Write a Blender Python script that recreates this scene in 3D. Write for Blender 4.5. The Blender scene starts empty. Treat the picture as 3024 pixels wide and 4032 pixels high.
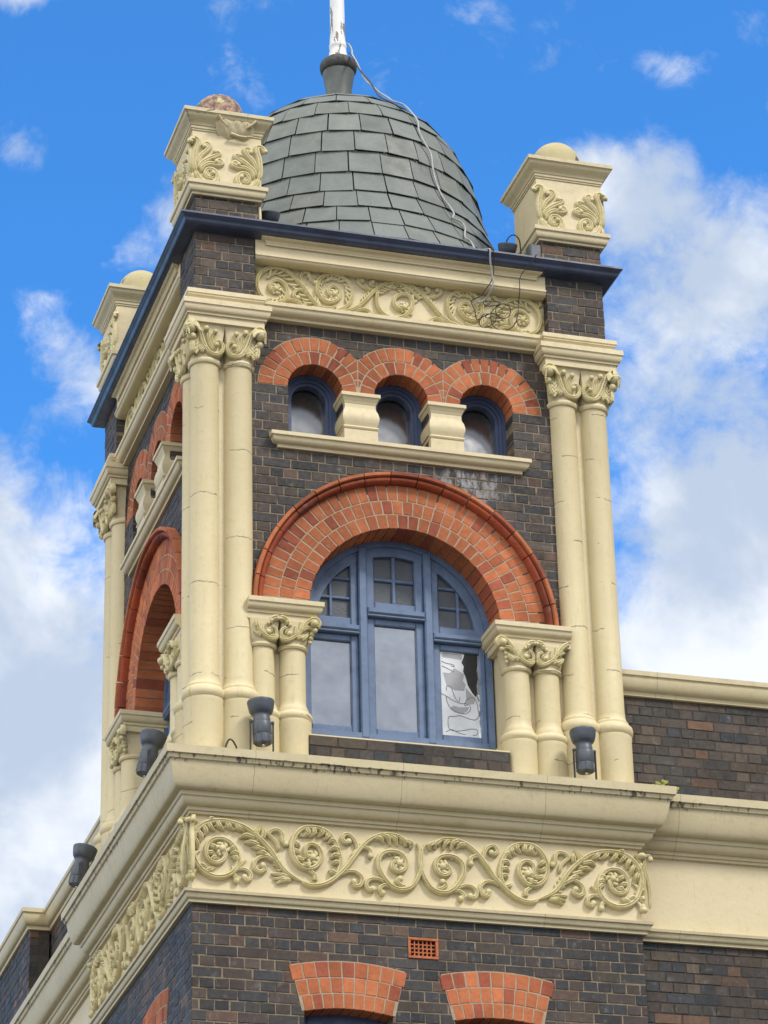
import bpy, bmesh, math, random
from mathutils import Vector, Matrix
rnd = random.Random(7)
R_ = math.radians
S = bpy.context.scene
COL = S.collection
W = 3.7            # tower is 3.7 m square in plan, near corner at x=0 y=0
GZ = -11.73        # street level

# ------------------------------------------------------------------ camera
def setup_camera():
    yaw, pitch, roll = 0.29868153, 0.45329408, -0.02583089
    cy, sy, cp, sp = math.cos(yaw), math.sin(yaw), math.cos(pitch), math.sin(pitch)
    f = Vector((sy*cp, cy*cp, sp)); r = Vector((cy, -sy, 0)); u = r.cross(f)
    cr, sr = math.cos(roll), math.sin(roll)
    r2, u2 = r*cr + u*sr, u*cr - r*sr
    cam = bpy.data.cameras.new('camera')
    cam.sensor_fit = 'VERTICAL'; cam.sensor_height = 36.0; cam.sensor_width = 27.0
    cam.lens = 109.212; cam.clip_end = 5000; cam.clip_start = .1
    o = bpy.data.objects.new('camera', cam); COL.objects.link(o)
    m = Matrix((r2, u2, -f)).transposed().to_4x4()
    m.translation = Vector((-5.21264, -22.21086, -10.12518))
    o.matrix_world = m
    S.camera = o
setup_camera()

# ------------------------------------------------------------------ light
SUN_AZ, SUN_EL = R_(38), R_(48)      # sun behind thin cloud, to the right of the front face
SUN = Vector((math.sin(SUN_AZ)*math.cos(SUN_EL), -math.cos(SUN_AZ)*math.cos(SUN_EL), math.sin(SUN_EL)))
def setup_light():
    l = bpy.data.lights.new('sun', 'SUN'); l.energy = 2.0; l.angle = R_(12); l.color = (1, .95, .87)
    o = bpy.data.objects.new('sun', l); COL.objects.link(o)
    o.rotation_euler = SUN.to_track_quat('Z', 'Y').to_euler()
setup_light()

class NT:
    """small node-tree helper"""
    def __init__(s, t): s.t = t
    def n(s, typ, ins=None, **kw):
        n = s.t.nodes.new(typ)
        for k, v in kw.items(): setattr(n, k, v)
        if ins:
            for k, v in ins.items():
                sock = n.inputs[k]
                if isinstance(v, bpy.types.NodeSocket): s.t.links.new(v, sock)
                else: sock.default_value = v
        return n
    def math(s, op, a, b=None, c=None, clamp=False):
        ins = {0: a}
        if b is not None: ins[1] = b
        if c is not None: ins[2] = c
        return s.n('ShaderNodeMath', ins, operation=op, use_clamp=clamp).outputs[0]
    def vmath(s, op, a, b=None):
        ins = {0: a}
        if b is not None: ins[1] = b
        return s.n('ShaderNodeVectorMath', ins, operation=op)
    def noise(s, vec, scale, detail=4, rough=.55, dist=0):
        return s.n('ShaderNodeTexNoise', {'Vector': vec, 'Scale': scale, 'Detail': detail, 'Roughness': rough, 'Distortion': dist}).outputs[0]
    def ramp(s, fac, a, b, va=0., vb=1.):
        return s.n('ShaderNodeMapRange', {0: fac, 1: a, 2: b, 3: va, 4: vb}, interpolation_type='SMOOTHSTEP').outputs[0]
    def mix(s, fac, a, b, mode='MIX'):
        n = s.n('ShaderNodeMix', None, data_type='RGBA', blend_type=mode, clamp_factor=True)
        for i, v in ((0, fac), (6, a), (7, b)):
            if isinstance(v, bpy.types.NodeSocket): s.t.links.new(v, n.inputs[i])
            else: n.inputs[i].default_value = v if i == 0 else (*v, 1) if len(v) == 3 else v
        return n.outputs[2]
    def link(s, a, b): s.t.links.new(a, b)

SKY_STRENGTH = .12
# clumps of cloud: (azimuth east of north, elevation, radius, weight), degrees
CLOUDS = [(9.2,35.8,1.5,.50),(9.4,32.7,1.2,.27),(12.9,31.3,1.7,.30),(11.6,30.7,.9,.14),(9.8,29.7,1.0,.19),(10.9,28.4,1.5,.25),(8.6,26.2,2.6,.30),(9.5,22.5,5.4,.62),(9.6,17,6.5,.6),
          (21.5,32.1,1.2,.34),(23.0,31.6,1.7,.34),(25.2,30.2,2.2,.36),(26.3,32.9,1.0,.32),(23.8,33.8,1.0,.17),(25.4,34.3,.9,.14),
          (23.2,29.4,2.6,.26),(24.4,26.5,3.6,.30),(24.0,23.5,4.0,.44),(25,18,7,.6)]
def ccol_in(N, lit, k): return N.mix(lit, (.37*k, .44*k, .555*k), (.66*k, .69*k, .735*k))
def setup_world():
    w = bpy.data.worlds.new('World'); S.world = w; w.use_nodes = True
    w.node_tree.nodes.clear(); N = NT(w.node_tree)
    tc = N.n('ShaderNodeTexCoord').outputs['Generated']
    d = N.vmath('NORMALIZE', tc).outputs[0]
    sky = N.n('ShaderNodeTexSky', None, sky_type='NISHITA', sun_disc=False, sun_elevation=SUN_EL, sun_rotation=math.pi-SUN_AZ,
              air_density=1.0, dust_density=.3, ozone_density=3.0).outputs[0]
    # deepen the clear blue as the photograph's contrasty exposure has it
    sky = N.mix(1.0, sky, SKY_TINT, 'MULTIPLY')
    big = N.noise(d, 11, 7, .58, .35)
    fine = N.noise(d, 38, 8, .66, .6)
    wide = N.noise(d, 2.2, 4, .5)
    crisp = N.math('MULTIPLY', N.math('SUBTRACT', N.noise(d, 105, 5, .6, .4), .5), .22)
    dens = N.math('ADD', N.math('ADD', N.math('MULTIPLY', big, .76), N.math('MULTIPLY', fine, .42)), crisp)
    bias = N.math('MULTIPLY', wide, .10)
    for az, el, rad, wt in CLOUDS:
        a, e = R_(az), R_(el)
        c = (math.sin(a)*math.cos(e), math.cos(a)*math.cos(e), math.sin(e))
        di = N.vmath('DISTANCE', d, c).outputs['Value']
        bias = N.math('ADD', bias, N.ramp(di, R_(rad), 0, 0, wt))
    # behind and around the viewer the sky is mostly clouded
    back = N.ramp(N.vmath('DOT_PRODUCT', d, (math.sin(.3), math.cos(.3), 0)).outputs['Value'], .80, .3, 0, .42)
    bias = N.math('ADD', bias, back)
    cov = N.math('POWER', N.ramp(N.math('ADD', dens, bias), .69, 1.0), .9)
    shade = N.noise(N.vmath('ADD', d, (.02, 0, .035)).outputs[0], 17, 5, .55, .3)
    lit = N.ramp(shade, .38, .66)
    k = 1/SKY_STRENGTH
    # unseen clouds over the viewer's left shoulder, brightened to light the left face
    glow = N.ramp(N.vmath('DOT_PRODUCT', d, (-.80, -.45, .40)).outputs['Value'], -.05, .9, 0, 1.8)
    dim = N.ramp(N.vmath('DOT_PRODUCT', d, (math.sin(.3), math.cos(.3), 0)).outputs['Value'], .85, .35, 1, .66)  # unseen clouds outside the view dimmed to deepen the shadows
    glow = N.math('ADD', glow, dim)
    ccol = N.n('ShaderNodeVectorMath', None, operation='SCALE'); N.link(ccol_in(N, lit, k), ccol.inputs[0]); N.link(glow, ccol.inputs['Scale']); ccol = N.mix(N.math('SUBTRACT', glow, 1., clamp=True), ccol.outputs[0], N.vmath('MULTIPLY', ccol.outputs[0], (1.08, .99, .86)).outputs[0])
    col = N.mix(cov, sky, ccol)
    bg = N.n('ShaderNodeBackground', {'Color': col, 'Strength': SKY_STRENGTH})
    out = N.n('ShaderNodeOutputWorld'); N.link(bg.outputs[0], out.inputs[0])
SKY_TINT = (.40, 1.04, 1.58)
setup_world()
S.view_settings.view_transform = 'Standard'; S.view_settings.look = 'None'
S.view_settings.exposure = 0.55; S.view_settings.gamma = 1
S.view_settings.use_curve_mapping = False
S.render.engine = 'CYCLES'; S.cycles.use_denoising = True
S.cycles.max_bounces = 6; S.cycles.diffuse_bounces = 2

# ------------------------------------------------------------------ materials
def new_mat(name):
    m = bpy.data.materials.new(name); m.use_nodes = True; m.node_tree.nodes.clear()
    N = NT(m.node_tree)
    b = N.n('ShaderNodeBsdfPrincipled'); o = N.n('ShaderNodeOutputMaterial'); N.link(b.outputs[0], o.inputs[0])
    return m, N, b
def setb(N, b, col, rough=.5, **kw):
    for k, v in (('Base Color', col), ('Roughness', rough)):
        if isinstance(v, bpy.types.NodeSocket): N.link(v, b.inputs[k])
        else: b.inputs[k].default_value = (*v, 1) if k == 'Base Color' else v
    for k, v in kw.items(): b.inputs[k.replace('_', ' ')].default_value = v
def bump(N, b, h, dist=.004, strength=.6):
    n = N.n('ShaderNodeBump', {'Height': h, 'Strength': strength, 'Distance': dist}); N.link(n.outputs[0], b.inputs['Normal'])

def mat_cream(name, base, cracks=0., stain=0., dark=(.28, .24, .15), blotch=.5, olive=0.):
    """oil paint on cement render: faint dirt, brush unevenness, hairline joints and drips"""
    m, N, b = new_mat(name)
    P = N.n('ShaderNodeNewGeometry').outputs['Position']
    n1 = N.noise(P, 1.7, 6, .6); n2 = N.noise(P, 21, 5, .65); n3 = N.noise(P, 160, 3, .6)
    col = N.mix(N.ramp(n1, .35, .7, 0, blotch), base, tuple(c*k for c, k in zip(base, (.86, .84, .76))))
    col = N.mix(N.ramp(n2, .56, .74, 0, .35), col, tuple(c*k for c, k in zip(base, (.74, .70, .60))))
    sx = N.n('ShaderNodeSeparateXYZ', {0: P}); z = sx.outputs[2]
    # narrow vertical runs of old dirt
    sc = N.vmath('MULTIPLY', P, (9, 9, .9)).outputs[0]
    runs = N.noise(sc, 2.2, 5, .62)
    col = N.mix(N.ramp(runs, .57, .78, 0, .42), col, tuple(c*k for c, k in zip(base, (.70, .66, .56))))
    if olive:
        col = N.mix(N.ramp(N.noise(P, 8.5, 6, .68, .3), .46, .66, 0, olive), col, (.40, .345, .115))
        col = N.mix(N.ramp(N.noise(P, 31, 5, .7), .58, .72, 0, .55), col, (.23, .19, .07))
    # chips and pin-holes in old paint, and thicker dirty runs
    col = N.mix(N.ramp(N.noise(P, 47, 6, .72), .665, .70, 0, .6), col, (.22, .18, .12))
    col = N.mix(N.math('MULTIPLY', N.ramp(N.noise(N.vmath('MULTIPLY', P, (16, 16, 1.3)).outputs[0], 1.1, 6, .68), .60, .74), N.ramp(N.noise(P, .9, 3), .42, .62, 0, .5)), col, tuple(c*k for c, k in zip(base, (.50, .45, .36))))
    h = N.math('ADD', N.math('MULTIPLY', n2, .6), N.math('MULTIPLY', n3, .25))
    if cracks:
        wob = N.math('MULTIPLY', N.math('SUBTRACT', N.noise(P, 5, 4, .7), .5), .09)
        cell = N.math('MULTIPLY', N.math('FLOOR', N.math('MULTIPLY', sx.outputs[0], 3.4)), .37)
        zz = N.math('FRACT', N.math('MULTIPLY', N.math('ADD', N.math('ADD', z, wob), cell), cracks))
        ln = N.math('LESS_THAN', N.math('ABSOLUTE', N.math('SUBTRACT', zz, .5)), .0036*cracks)
        msk = N.math('MULTIPLY', ln, N.math('GREATER_THAN', N.noise(P, 2.6, 2), .45))
        col = N.mix(N.math('MULTIPLY', msk, .8), col, (.16, .13, .09)); h = N.math('SUBTRACT', h, N.math('MULTIPLY', msk, 1.2))
    if stain:
        for ax in (0, 1):
            jt = N.math('LESS_THAN', N.math('ABSOLUTE', N.math('SUBTRACT', N.math('FRACT', N.math('MULTIPLY', N.math('ADD', sx.outputs[ax], N.math('MULTIPLY', N.math('SUBTRACT', n2, .5), .02)), .83)), .37)), .0016)
            side = N.math('LESS_THAN', N.math('ABSOLUTE', N.n('ShaderNodeSeparateXYZ', {0: N.n('ShaderNodeNewGeometry').outputs['True Normal']}).outputs[ax]), .25)
            jm = N.math('MULTIPLY', N.math('MULTIPLY', jt, side), N.math('GREATER_THAN', N.noise(P, 4.3, 2), .40))
            col = N.mix(N.math('MULTIPLY', jm, .75), col, (.13, .10, .065))
        soot = N.ramp(N.noise(N.vmath('MULTIPLY', P, (3.2, 3.2, 5.5)).outputs[0], 1.4, 7, .7), .52, .72)
        col = N.mix(N.math('MULTIPLY', soot, .38), col, (.33, .275, .165))
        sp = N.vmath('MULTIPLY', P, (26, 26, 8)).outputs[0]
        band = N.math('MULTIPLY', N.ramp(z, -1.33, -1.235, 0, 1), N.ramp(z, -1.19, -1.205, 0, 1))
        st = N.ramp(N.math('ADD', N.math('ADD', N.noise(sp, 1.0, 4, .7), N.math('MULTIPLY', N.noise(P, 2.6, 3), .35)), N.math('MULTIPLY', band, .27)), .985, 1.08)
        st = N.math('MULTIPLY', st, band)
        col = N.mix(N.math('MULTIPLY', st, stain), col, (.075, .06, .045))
    setb(N, b, col, N.ramp(n2, .3, .7, .48, .70)); bump(N, b, h, .008, .55)
    return m
CREAM = (.625, .53, .338)
M = {}
M['cream'] = mat_cream('cream_paint', CREAM)
M['column'] = mat_cream('cream_paint_jointed', (.635, .54, .328), cracks=1.25)
M['cornice'] = mat_cream('cream_paint_weathered', (.56, .48, .305), stain=.95)
M['ornament'] = mat_cream('ornament_paint', (.61, .53, .305), blotch=.9, olive=.5)

def sepz(N, P): return N.n('ShaderNodeSeparateXYZ', {0: P}).outputs[2]
def mat_brick(name, rough=.75, spec=.3, pits=.25, salts=False):
    m, N, b = new_mat(name)
    P = N.n('ShaderNodeNewGeometry').outputs['Position']
    at = N.n('ShaderNodeVertexColor', None, layer_name='tone').outputs[0]
    n1 = N.noise(P, 28, 5, .65); n2 = N.noise(P, 130, 4, .7); n0 = N.noise(P, 9, 4, .6)
    col = N.mix(N.ramp(n1, .35, .7, 0, .55), at, N.mix(.5, at, (.5, .5, .5), 'MULTIPLY'))
    col = N.mix(N.ramp(n2, .60, .75, 0, pits), col, (.33, .30, .27))
    col = N.mix(N.ramp(n2, .40, .28, 0, .6), col, (.02, .018, .016))
    col = N.mix(1.0, col, N.mix(N.ramp(N.noise(P, 1.3, 4, .6), .36, .64), (.72, .72, .72), (1.12, 1.10, 1.08)), 'MULTIPLY')
    col = N.mix(N.ramp(n0, .60, .78, 0, .28), col, (.30, .29, .29))
    if salts:
        q = N.vmath('MULTIPLY', N.vmath('SUBTRACT', P, (2.42, .1, 1.60)).outputs[0], (1, .6, 1.5)).outputs[0]
        near = N.ramp(N.vmath('LENGTH', q).outputs['Value'], .55, .05)
        st = N.noise(N.vmath('MULTIPLY', P, (13, 13, 6)).outputs[0], 1, 6, .7)
        col = N.mix(N.math('MULTIPLY', N.ramp(N.math('ADD', st, N.math('MULTIPLY', near, .16)), .56, .74), N.math('MULTIPLY', near, .8)), col, (.36, .36, .37))
        lw = N.math('MULTIPLY', N.ramp(sepz(N, P), -2.3, -2.4), N.ramp(st, .56, .76, 0, .5))
        col = N.mix(lw, col, (.26, .25, .245))
    setb(N, b, col, N.ramp(n1, .3, .7, rough-.15, rough+.1), Specular_IOR_Level=spec)
    bump(N, b, N.math('ADD', N.math('MULTIPLY', n2, .7), n1), .004, .7)
    return m
M['dark_brick'] = mat_brick('dark_clinker_brick', .68, .3, salts=True)
M['orange_brick'] = mat_brick('orange_rubbed_brick', .85, .2, .12)

def mat_simple(name, base, rough=.5, var=.25, scale=12, dark=None, metal=0., spec=.5, bmp=.003):
    m, N, b = new_mat(name)
    P = N.n('ShaderNodeNewGeometry').outputs['Position']
    n1 = N.noise(P, scale, 6, .62); n2 = N.noise(P, scale*7, 4, .6)
    dk = dark or tuple(c*.6 for c in base)
    col = N.mix(N.ramp(n1, .4, .72, 0, min(1, var*2)), base, dk)
    col = N.mix(N.ramp(n2, .55, .75, 0, var), col, dk)
    setb(N, b, col, N.ramp(n1, .3, .7, max(.05, rough-.1), rough+.12), Metallic=metal, Specular_IOR_Level=spec)
    bump(N, b, N.math('ADD', n1, N.math('MULTIPLY', n2, .4)), bmp, .5)
    return m
M['mortar'] = mat_simple('lime_mortar', (.24, .185, .125), .9, .7, 10, (.075, .06, .05))
M['mortar_dark'] = mat_simple('sooty_mortar', (.055, .045, .038), .95, .3, 18)
M['mortar_pale'] = mat_simple('pale_arch_mortar', (.36, .28, .195), .9, .3, 18)
M['blue'] = mat_simple('slate_blue_window_paint', (.115, .17, .285), .42, .35, 9, (.065, .10, .18))
M['navy'] = mat_simple('dark_blue_window_paint', (.05, .075, .155), .4, .3, 9)
M['gutter'] = mat_simple('dark_blue_gutter_paint', (.05, .064, .115), .35, .3, 5, (.018, .024, .05))
M['lamp'] = mat_simple('floodlight_grey_paint', (.075, .087, .108), .45, .3, 15)
M['black'] = mat_simple('black_plastic', (.012, .012, .013), .5, .2, 20)
M['chrome'] = mat_simple('bright_metal', (.75, .75, .75), .15, .05, 10, None, 1.0)
M['cable_white'] = mat_simple('grey_white_cable', (.40, .41, .42), .5, .35, 30, (.25, .24, .22))
M['cable_black'] = mat_simple('dark_cable', (.035, .032, .03), .5, .2, 30)
M['terracotta'] = mat_simple('terracotta', (.42, .13, .05), .8, .4, 25, (.25, .08, .04))
M['leaf'] = mat_simple('weed_leaf', (.26, .27, .03), .55, .4, 30, (.10, .14, .02))
M['lead'] = mat_simple('lead_grey', (.105, .118, .112), .5, .3, 7, (.065, .075, .07))
M['lead_dark'] = mat_simple('weathered_lead', (.055, .058, .056), .7, .6, 25, (.02, .021, .021))
M['roofdeck'] = mat_simple('roof_membrane', (.10, .10, .10), .8, .3, 3)
M['dark_room'] = mat_simple('dark_room', (.012, .012, .013), .9, .1, 3)
M['asphalt'] = mat_simple('asphalt', (.05, .05, .052), .9, .3, 8)
M['concrete'] = mat_simple('concrete_paving', (.20, .19, .17), .9, .3, 3)
M['groundmat'] = mat_simple('town_ground', (.12, .115, .10), .95, .4, .4)
M['reflection_sheet'] = mat_simple('pale_reflection', (.66, .69, .72), .25, .25, 7, (.42, .43, .46))  # pale part of the reflection painted on the right-hand pane
M['line'] = mat_simple('dark_streak', (.20, .20, .21), .6, .2, 20)  # lines of the painted pane reflection, also the crack in the cap

def mat_flake():
    """white paint flaking off grey timber (the flagpole)"""
    m, N, b = new_mat('flaking_white_paint')
    P = N.n('ShaderNodeNewGeometry').outputs['Position']
    sc = N.vmath('MULTIPLY', P, (14, 14, 3.2)).outputs[0]
    f = N.ramp(N.noise(sc, .8, 5, .6), .585, .605)
    wood = N.mix(N.noise(N.vmath('MULTIPLY', P, (90, 90, 6)).outputs[0], 1, 4), (.30, .25, .21), (.17, .14, .12))
    col = N.mix(f, N.mix(N.noise(P, 12, 5), (.78, .79, .79), (.62, .63, .63)), wood)
    setb(N, b, col, .55); bump(N, b, N.math('SUBTRACT', 1, f), .006, .8)
    return m
M['flake'] = mat_flake()
def mat_peel(name, amount):
    """yellow-cream paint peeled to pinkish cement (the half balls on the pinnacles)"""
    m, N, b = new_mat(name)
    P = N.n('ShaderNodeNewGeometry').outputs['Position']
    f = N.ramp(N.noise(P, 6.5, 6, .62, .6), amount, amount+.03)
    raw = N.mix(N.ramp(N.noise(P, 16, 5, .65), .42, .6), (.40, .25, .18), (.13, .095, .075))
    cr = N.n('ShaderNodeTexVoronoi', {'Vector': P, 'Scale': 13.}, feature='DISTANCE_TO_EDGE').outputs[0]
    col = N.mix(f, N.mix(N.noise(P, 9, 4), (.52, .455, .25), (.37, .315, .17)), raw)
    col = N.mix(N.math('MULTIPLY', N.math('LESS_THAN', cr, .012), f), col, (.03, .025, .02))
    setb(N, b, col, .75); bump(N, b, N.math('SUBTRACT', 1, f), .006, .8)
    return m
M['peel_bare'] = mat_peel('peeled_cement', .40)
M['peel_some'] = mat_peel('peeling_yellow_paint', .60)
def mat_slate():
    m, N, b = new_mat('roof_slate')
    P = N.n('ShaderNodeNewGeometry').outputs['Position']
    at = N.n('ShaderNodeVertexColor', None, layer_name='tone').outputs[0]
    n1 = N.noise(P, 5, 6, .65); n2 = N.noise(P, 45, 5, .6)
    st = N.noise(N.vmath('MULTIPLY', P, (10, 10, 2.2)).outputs[0], 1.6, 5, .65)
    col = N.mix(N.ramp(n1, .35, .7, 0, .6), at, N.mix(1, at, (.72, .74, .70), 'MULTIPLY'))
    col = N.mix(N.ramp(st, .55, .75, 0, .45), col, (.235, .235, .195))
    col = N.mix(N.ramp(n2, .6, .75, 0, .25), col, (.07, .075, .07))
    setb(N, b, col, N.ramp(n1, .3, .7, .5, .7)); bump(N, b, N.math('ADD', n1, N.math('MULTIPLY', n2, .5)), .006, .5)
    return m
M['slate'] = mat_slate()
def mat_glass(name, base, rough, wave=.25, wscale=1.6, metal=.82):
    m, N, b = new_mat(name)
    P = N.n('ShaderNodeNewGeometry').outputs['Position']
    n1 = N.noise(P, wscale, 3, .5); n2 = N.noise(P, 14, 5, .6)
    col = N.mix(N.ramp(N.noise(P, 2.3, 5, .6), .35, .7, 0, 1), base, tuple(c*.80 for c in base))
    setb(N, b, col, N.ramp(n2, .3, .7, rough*.9, rough*1.1), Metallic=metal); bump(N, b, n1, .05, wave)
    return m
M['glass'] = mat_glass('old_window_glass', (.37, .38, .41), .10, .16)
M['glass_obscure'] = mat_glass('obscured_glass', (.075, .084, .098), .38, .10, 60, .0)
M['glass_small'] = mat_glass('small_dim_glass', (.21, .21, .22), .16, .12)
M['glass_warped'] = mat_glass('warped_glass', (.62, .65, .68), .06, .5, 6)
def mat_brickfar(name, mort):
    m, N, b = new_mat(name)
    g = N.n('ShaderNodeNewGeometry'); P = g.outputs['Position']
    s = N.n('ShaderNodeSeparateXYZ', {0: P})
    uv = N.n('ShaderNodeCombineXYZ', {0: N.math('ADD', s.outputs[0], s.outputs[1]), 1: s.outputs[2]}).outputs[0]
    br = N.n('ShaderNodeTexBrick', {'Vector': uv, 'Color1': (.055, .045, .042, 1), 'Color2': (.03, .033, .04, 1), 'Mortar': (*mort, 1), 'Scale': 1.,
             'Mortar Size': .005, 'Brick Width': .24, 'Row Height': .086})
    col = N.mix(N.ramp(N.noise(P, 6, 5), .4, .7, 0, .5), br.outputs[0], (.075, .055, .045))
    setb(N, b, col, .7); bump(N, b, N.math('SUBTRACT', 1, br.outputs[1]), .004)
    return m
M['brickfar'] = mat_brickfar('plain_brickwork', (.3, .24, .17))

# ------------------------------------------------------------------ mesh helpers
class MB:
    """collects polygons; coordinates are (u along the face, d into the wall, z up) and a face map turns them into world x, y, z"""
    def __init__(s, face='front'): s.v = []; s.f = []; s.c = []; s.face = face; s.tone = (1, 1, 1)
    def add(s, vs, fs):
        k = len(s.v); s.v += [tuple(p) for p in vs]; s.f += [tuple(i+k for i in f) for f in fs]; s.c += [s.tone]*len(vs)
    def box(s, x0, x1, y0, y1, z0, z1):
        s.add([(x0,y0,z0),(x1,y0,z0),(x1,y1,z0),(x0,y1,z0),(x0,y0,z1),(x1,y0,z1),(x1,y1,z1),(x0,y1,z1)],
              [(0,3,2,1),(4,5,6,7),(0,1,5,4),(1,2,6,5),(2,3,7,6),(3,0,4,7)])
    def cbox(s, x0, x1, y0, y1, z0, z1, c=.008):
        """box with a chamfered front (towards -d)"""
        s.poly([(x0,z0),(x1,z0),(x1,z1),(x0,z1)], y0, y1, c)
    def poly(s, pts, d0, d1, c=.004):
        """flat outline in u,z (counter-clockwise seen from the front), pushed from d0 to d1, front edge chamfered"""
        n = len(pts)
        cx = sum(p[0] for p in pts)/n; cz = sum(p[1] for p in pts)/n
        ins = []
        for i in range(n):
            a, b, q = pts[i-1], pts[i], pts[(i+1) % n]
            e1 = Vector((b[0]-a[0], b[1]-a[1])); e2 = Vector((q[0]-b[0], q[1]-b[1]))
            if e1.length < 1e-6 or e2.length < 1e-6: ins.append(b); continue
            e1.normalize(); e2.normalize()
            n1 = Vector((-e1.y, e1.x)); n2 = Vector((-e2.y, e2.x))
            o = (n1+n2)/max(.35, 1+n1.dot(n2))*c
            ins.append((b[0]+o.x, b[1]+o.y))
        vs = [(p[0], d0, p[1]) for p in ins] + [(p[0], d0+c, p[1]) for p in pts] + [(p[0], d1, p[1]) for p in pts]
        fs = [tuple(range(n))]
        for i in range(n):
            j = (i+1) % n
            fs += [(i, n+i, n+j, j), (n+i, 2*n+i, 2*n+j, n+j)]
        fs.append(tuple(range(3*n-1, 2*n-1, -1)))
        s.add(vs, fs)
    def lathe(s, cx, cy, prof, n=28, a0=0., a1=None):
        """prof = (r, z) from bottom to top"""
        full = a1 is None; a1 = a0+2*math.pi if full else a1
        m = n if full else n+1
        vs = [(cx+r*math.cos(a0+(a1-a0)*i/n), cy+r*math.sin(a0+(a1-a0)*i/n), z) for r, z in prof for i in range(m)]
        fs = []
        for k in range(len(prof)-1):
            for i in range(n):
                j = (i+1) % m if full else i+1
                fs.append((k*m+i, k*m+j, (k+1)*m+j, (k+1)*m+i))
        if full: fs += [tuple(range(m-1, -1, -1)), tuple(range((len(prof)-1)*m, len(prof)*m))]
        s.add(vs, fs)
    def sweep(s, path, prof, closed=False):
        """moulding: prof = (out, z) points of a closed section, listed from the top outside downwards; path in plan, outside on its right"""
        n = len(path); rings = []
        for i in range(n):
            p = Vector(path[i]); a = Vector(path[i-1]) if (i or closed) else None; b = Vector(path[(i+1) % n]) if (i < n-1 or closed) else None
            ns = []
            for q, r in ((a, p), (p, b)):
                if q is None or r is None: continue
                e = (r-q).normalized(); ns.append(Vector((e.y, -e.x)))
            o = ns[0] if len(ns) == 1 else (ns[0]+ns[1])/(1+ns[0].dot(ns[1]))
            rings.append([(p.x+o.x*w, p.y+o.y*w, z) for w, z in prof])
        m = len(prof); vs = [v for r in rings for v in r]; fs = []
        for i in range(n if closed else n-1):
            j = (i+1) % n
            for k in range(m):
                l = (k+1) % m
                fs.append((i*m+k, i*m+l, j*m+l, j*m+k))
        if not closed: fs += [tuple(range(m)), tuple(range(n*m-1, (n-1)*m-1, -1))]
        s.add(vs, fs)
    def stroke(s, pts, widths, h=.8, taper=(0., .25), lift=0., surf=None, sub=5, ridges=True, d=0., raw=False):
        """carved stem or leaf: a ridged half-round that runs along pts (u, z) on a surface d = surf(u, z); widths at start, middle, end"""
        P = [Vector(p) for p in pts]
        if not raw:
            Q = []
            for i in range(len(P)-1):
                p0 = P[i-1] if i else P[0]*2-P[1]; p1, p2 = P[i], P[i+1]; p3 = P[i+2] if i+2 < len(P) else P[-1]*2-P[-2]
                for k in range(sub):
                    t = k/sub
                    Q.append(.5*((2*p1)+(p2-p0)*t+(2*p0-5*p1+4*p2-p3)*t*t+(3*p1-p0-3*p2+p3)*t**3))
            Q.append(P[-1])
        else: Q = P
        sec = [(-1,-.3),(-.93,.35),(-.62,.85),(-.30,.92),(0,.66),(.30,.92),(.62,.85),(.93,.35),(1,-.3)] if ridges else \
              [(-1,-.3),(-.9,.45),(-.5,.87),(0,1),(.5,.87),(.9,.45),(1,-.3)]
        n = len(Q); m = len(sec); vs = []; fs = []
        for i, q in enumerate(Q):
            t = i/(n-1)
            w = widths[0]+(widths[1]-widths[0])*t*2 if t < .5 else widths[1]+(widths[2]-widths[1])*(t-.5)*2
            if taper[0] and t < taper[0]: w *= .25+.75*math.sin(t/taper[0]*math.pi/2)
            e = (Q[min(i+1, n-1)]-Q[max(i-1, 0)]); e = e.normalized() if e.length > 1e-7 else Vector((1, 0))
            sd = Vector((-e.y, e.x)); base = surf(q.x, q.y) if surf else d
            for a, b in sec:
                vs.append((q.x+sd.x*a*w, base-lift-b*w*h*1.25, q.y+sd.y*a*w))
        for i in range(n-1):
            for k in range(m-1): fs.append((i*m+k, i*m+k+1, (i+1)*m+k+1, (i+1)*m+k))
        fs += [tuple(range(m-1, -1, -1)), tuple(range((n-1)*m, n*m))]
        s.add(vs, fs)
        return Q
    def ball(s, x, y, z, r, n=8, k=5, sq=(1, 1, 1)):
        vs = []; fs = []
        for i in range(k+1):
            a = math.pi*i/k
            for j in range(n):
                b = 2*math.pi*j/n
                vs.append((x+r*sq[0]*math.sin(a)*math.cos(b), y+r*sq[1]*math.sin(a)*math.sin(b), z+r*sq[2]*math.cos(a)))
        for i in range(k):
            for j in range(n):
                fs.append((i*n+j, (i+1)*n+j, (i+1)*n+(j+1) % n, i*n+(j+1) % n))
        s.add(vs, fs)
    def tube(s, pts, r, n=8, sub=6, r1=None):
        P = [Vector(p) for p in pts]; Q = []
        for i in range(len(P)-1):
            p0 = P[i-1] if i else P[0]*2-P[1]; p1, p2 = P[i], P[i+1]; p3 = P[i+2] if i+2 < len(P) else P[-1]*2-P[-2]
            for k in range(sub):
                t = k/sub; Q.append(.5*((2*p1)+(p2-p0)*t+(2*p0-5*p1+4*p2-p3)*t*t+(3*p1-p0-3*p2+p3)*t**3))
        Q.append(P[-1]); up = Vector((.13, .27, .95)); vs = []; fs = []
        for i, q in enumerate(Q):
            e = (Q[min(i+1, len(Q)-1)]-Q[max(i-1, 0)]).normalized()
            a = e.cross(up).normalized(); b = a.cross(e); up = b if b.length > .1 else up
            rr = r if r1 is None else r+(r1-r)*i/(len(Q)-1)
            for j in range(n):
                t = 2*math.pi*j/n; vs.append(tuple(q+a*rr*math.cos(t)+b*rr*math.sin(t)))
        for i in range(len(Q)-1):
            for j in range(n): fs.append((i*n+j, i*n+(j+1) % n, (i+1)*n+(j+1) % n, (i+1)*n+j))
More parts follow.
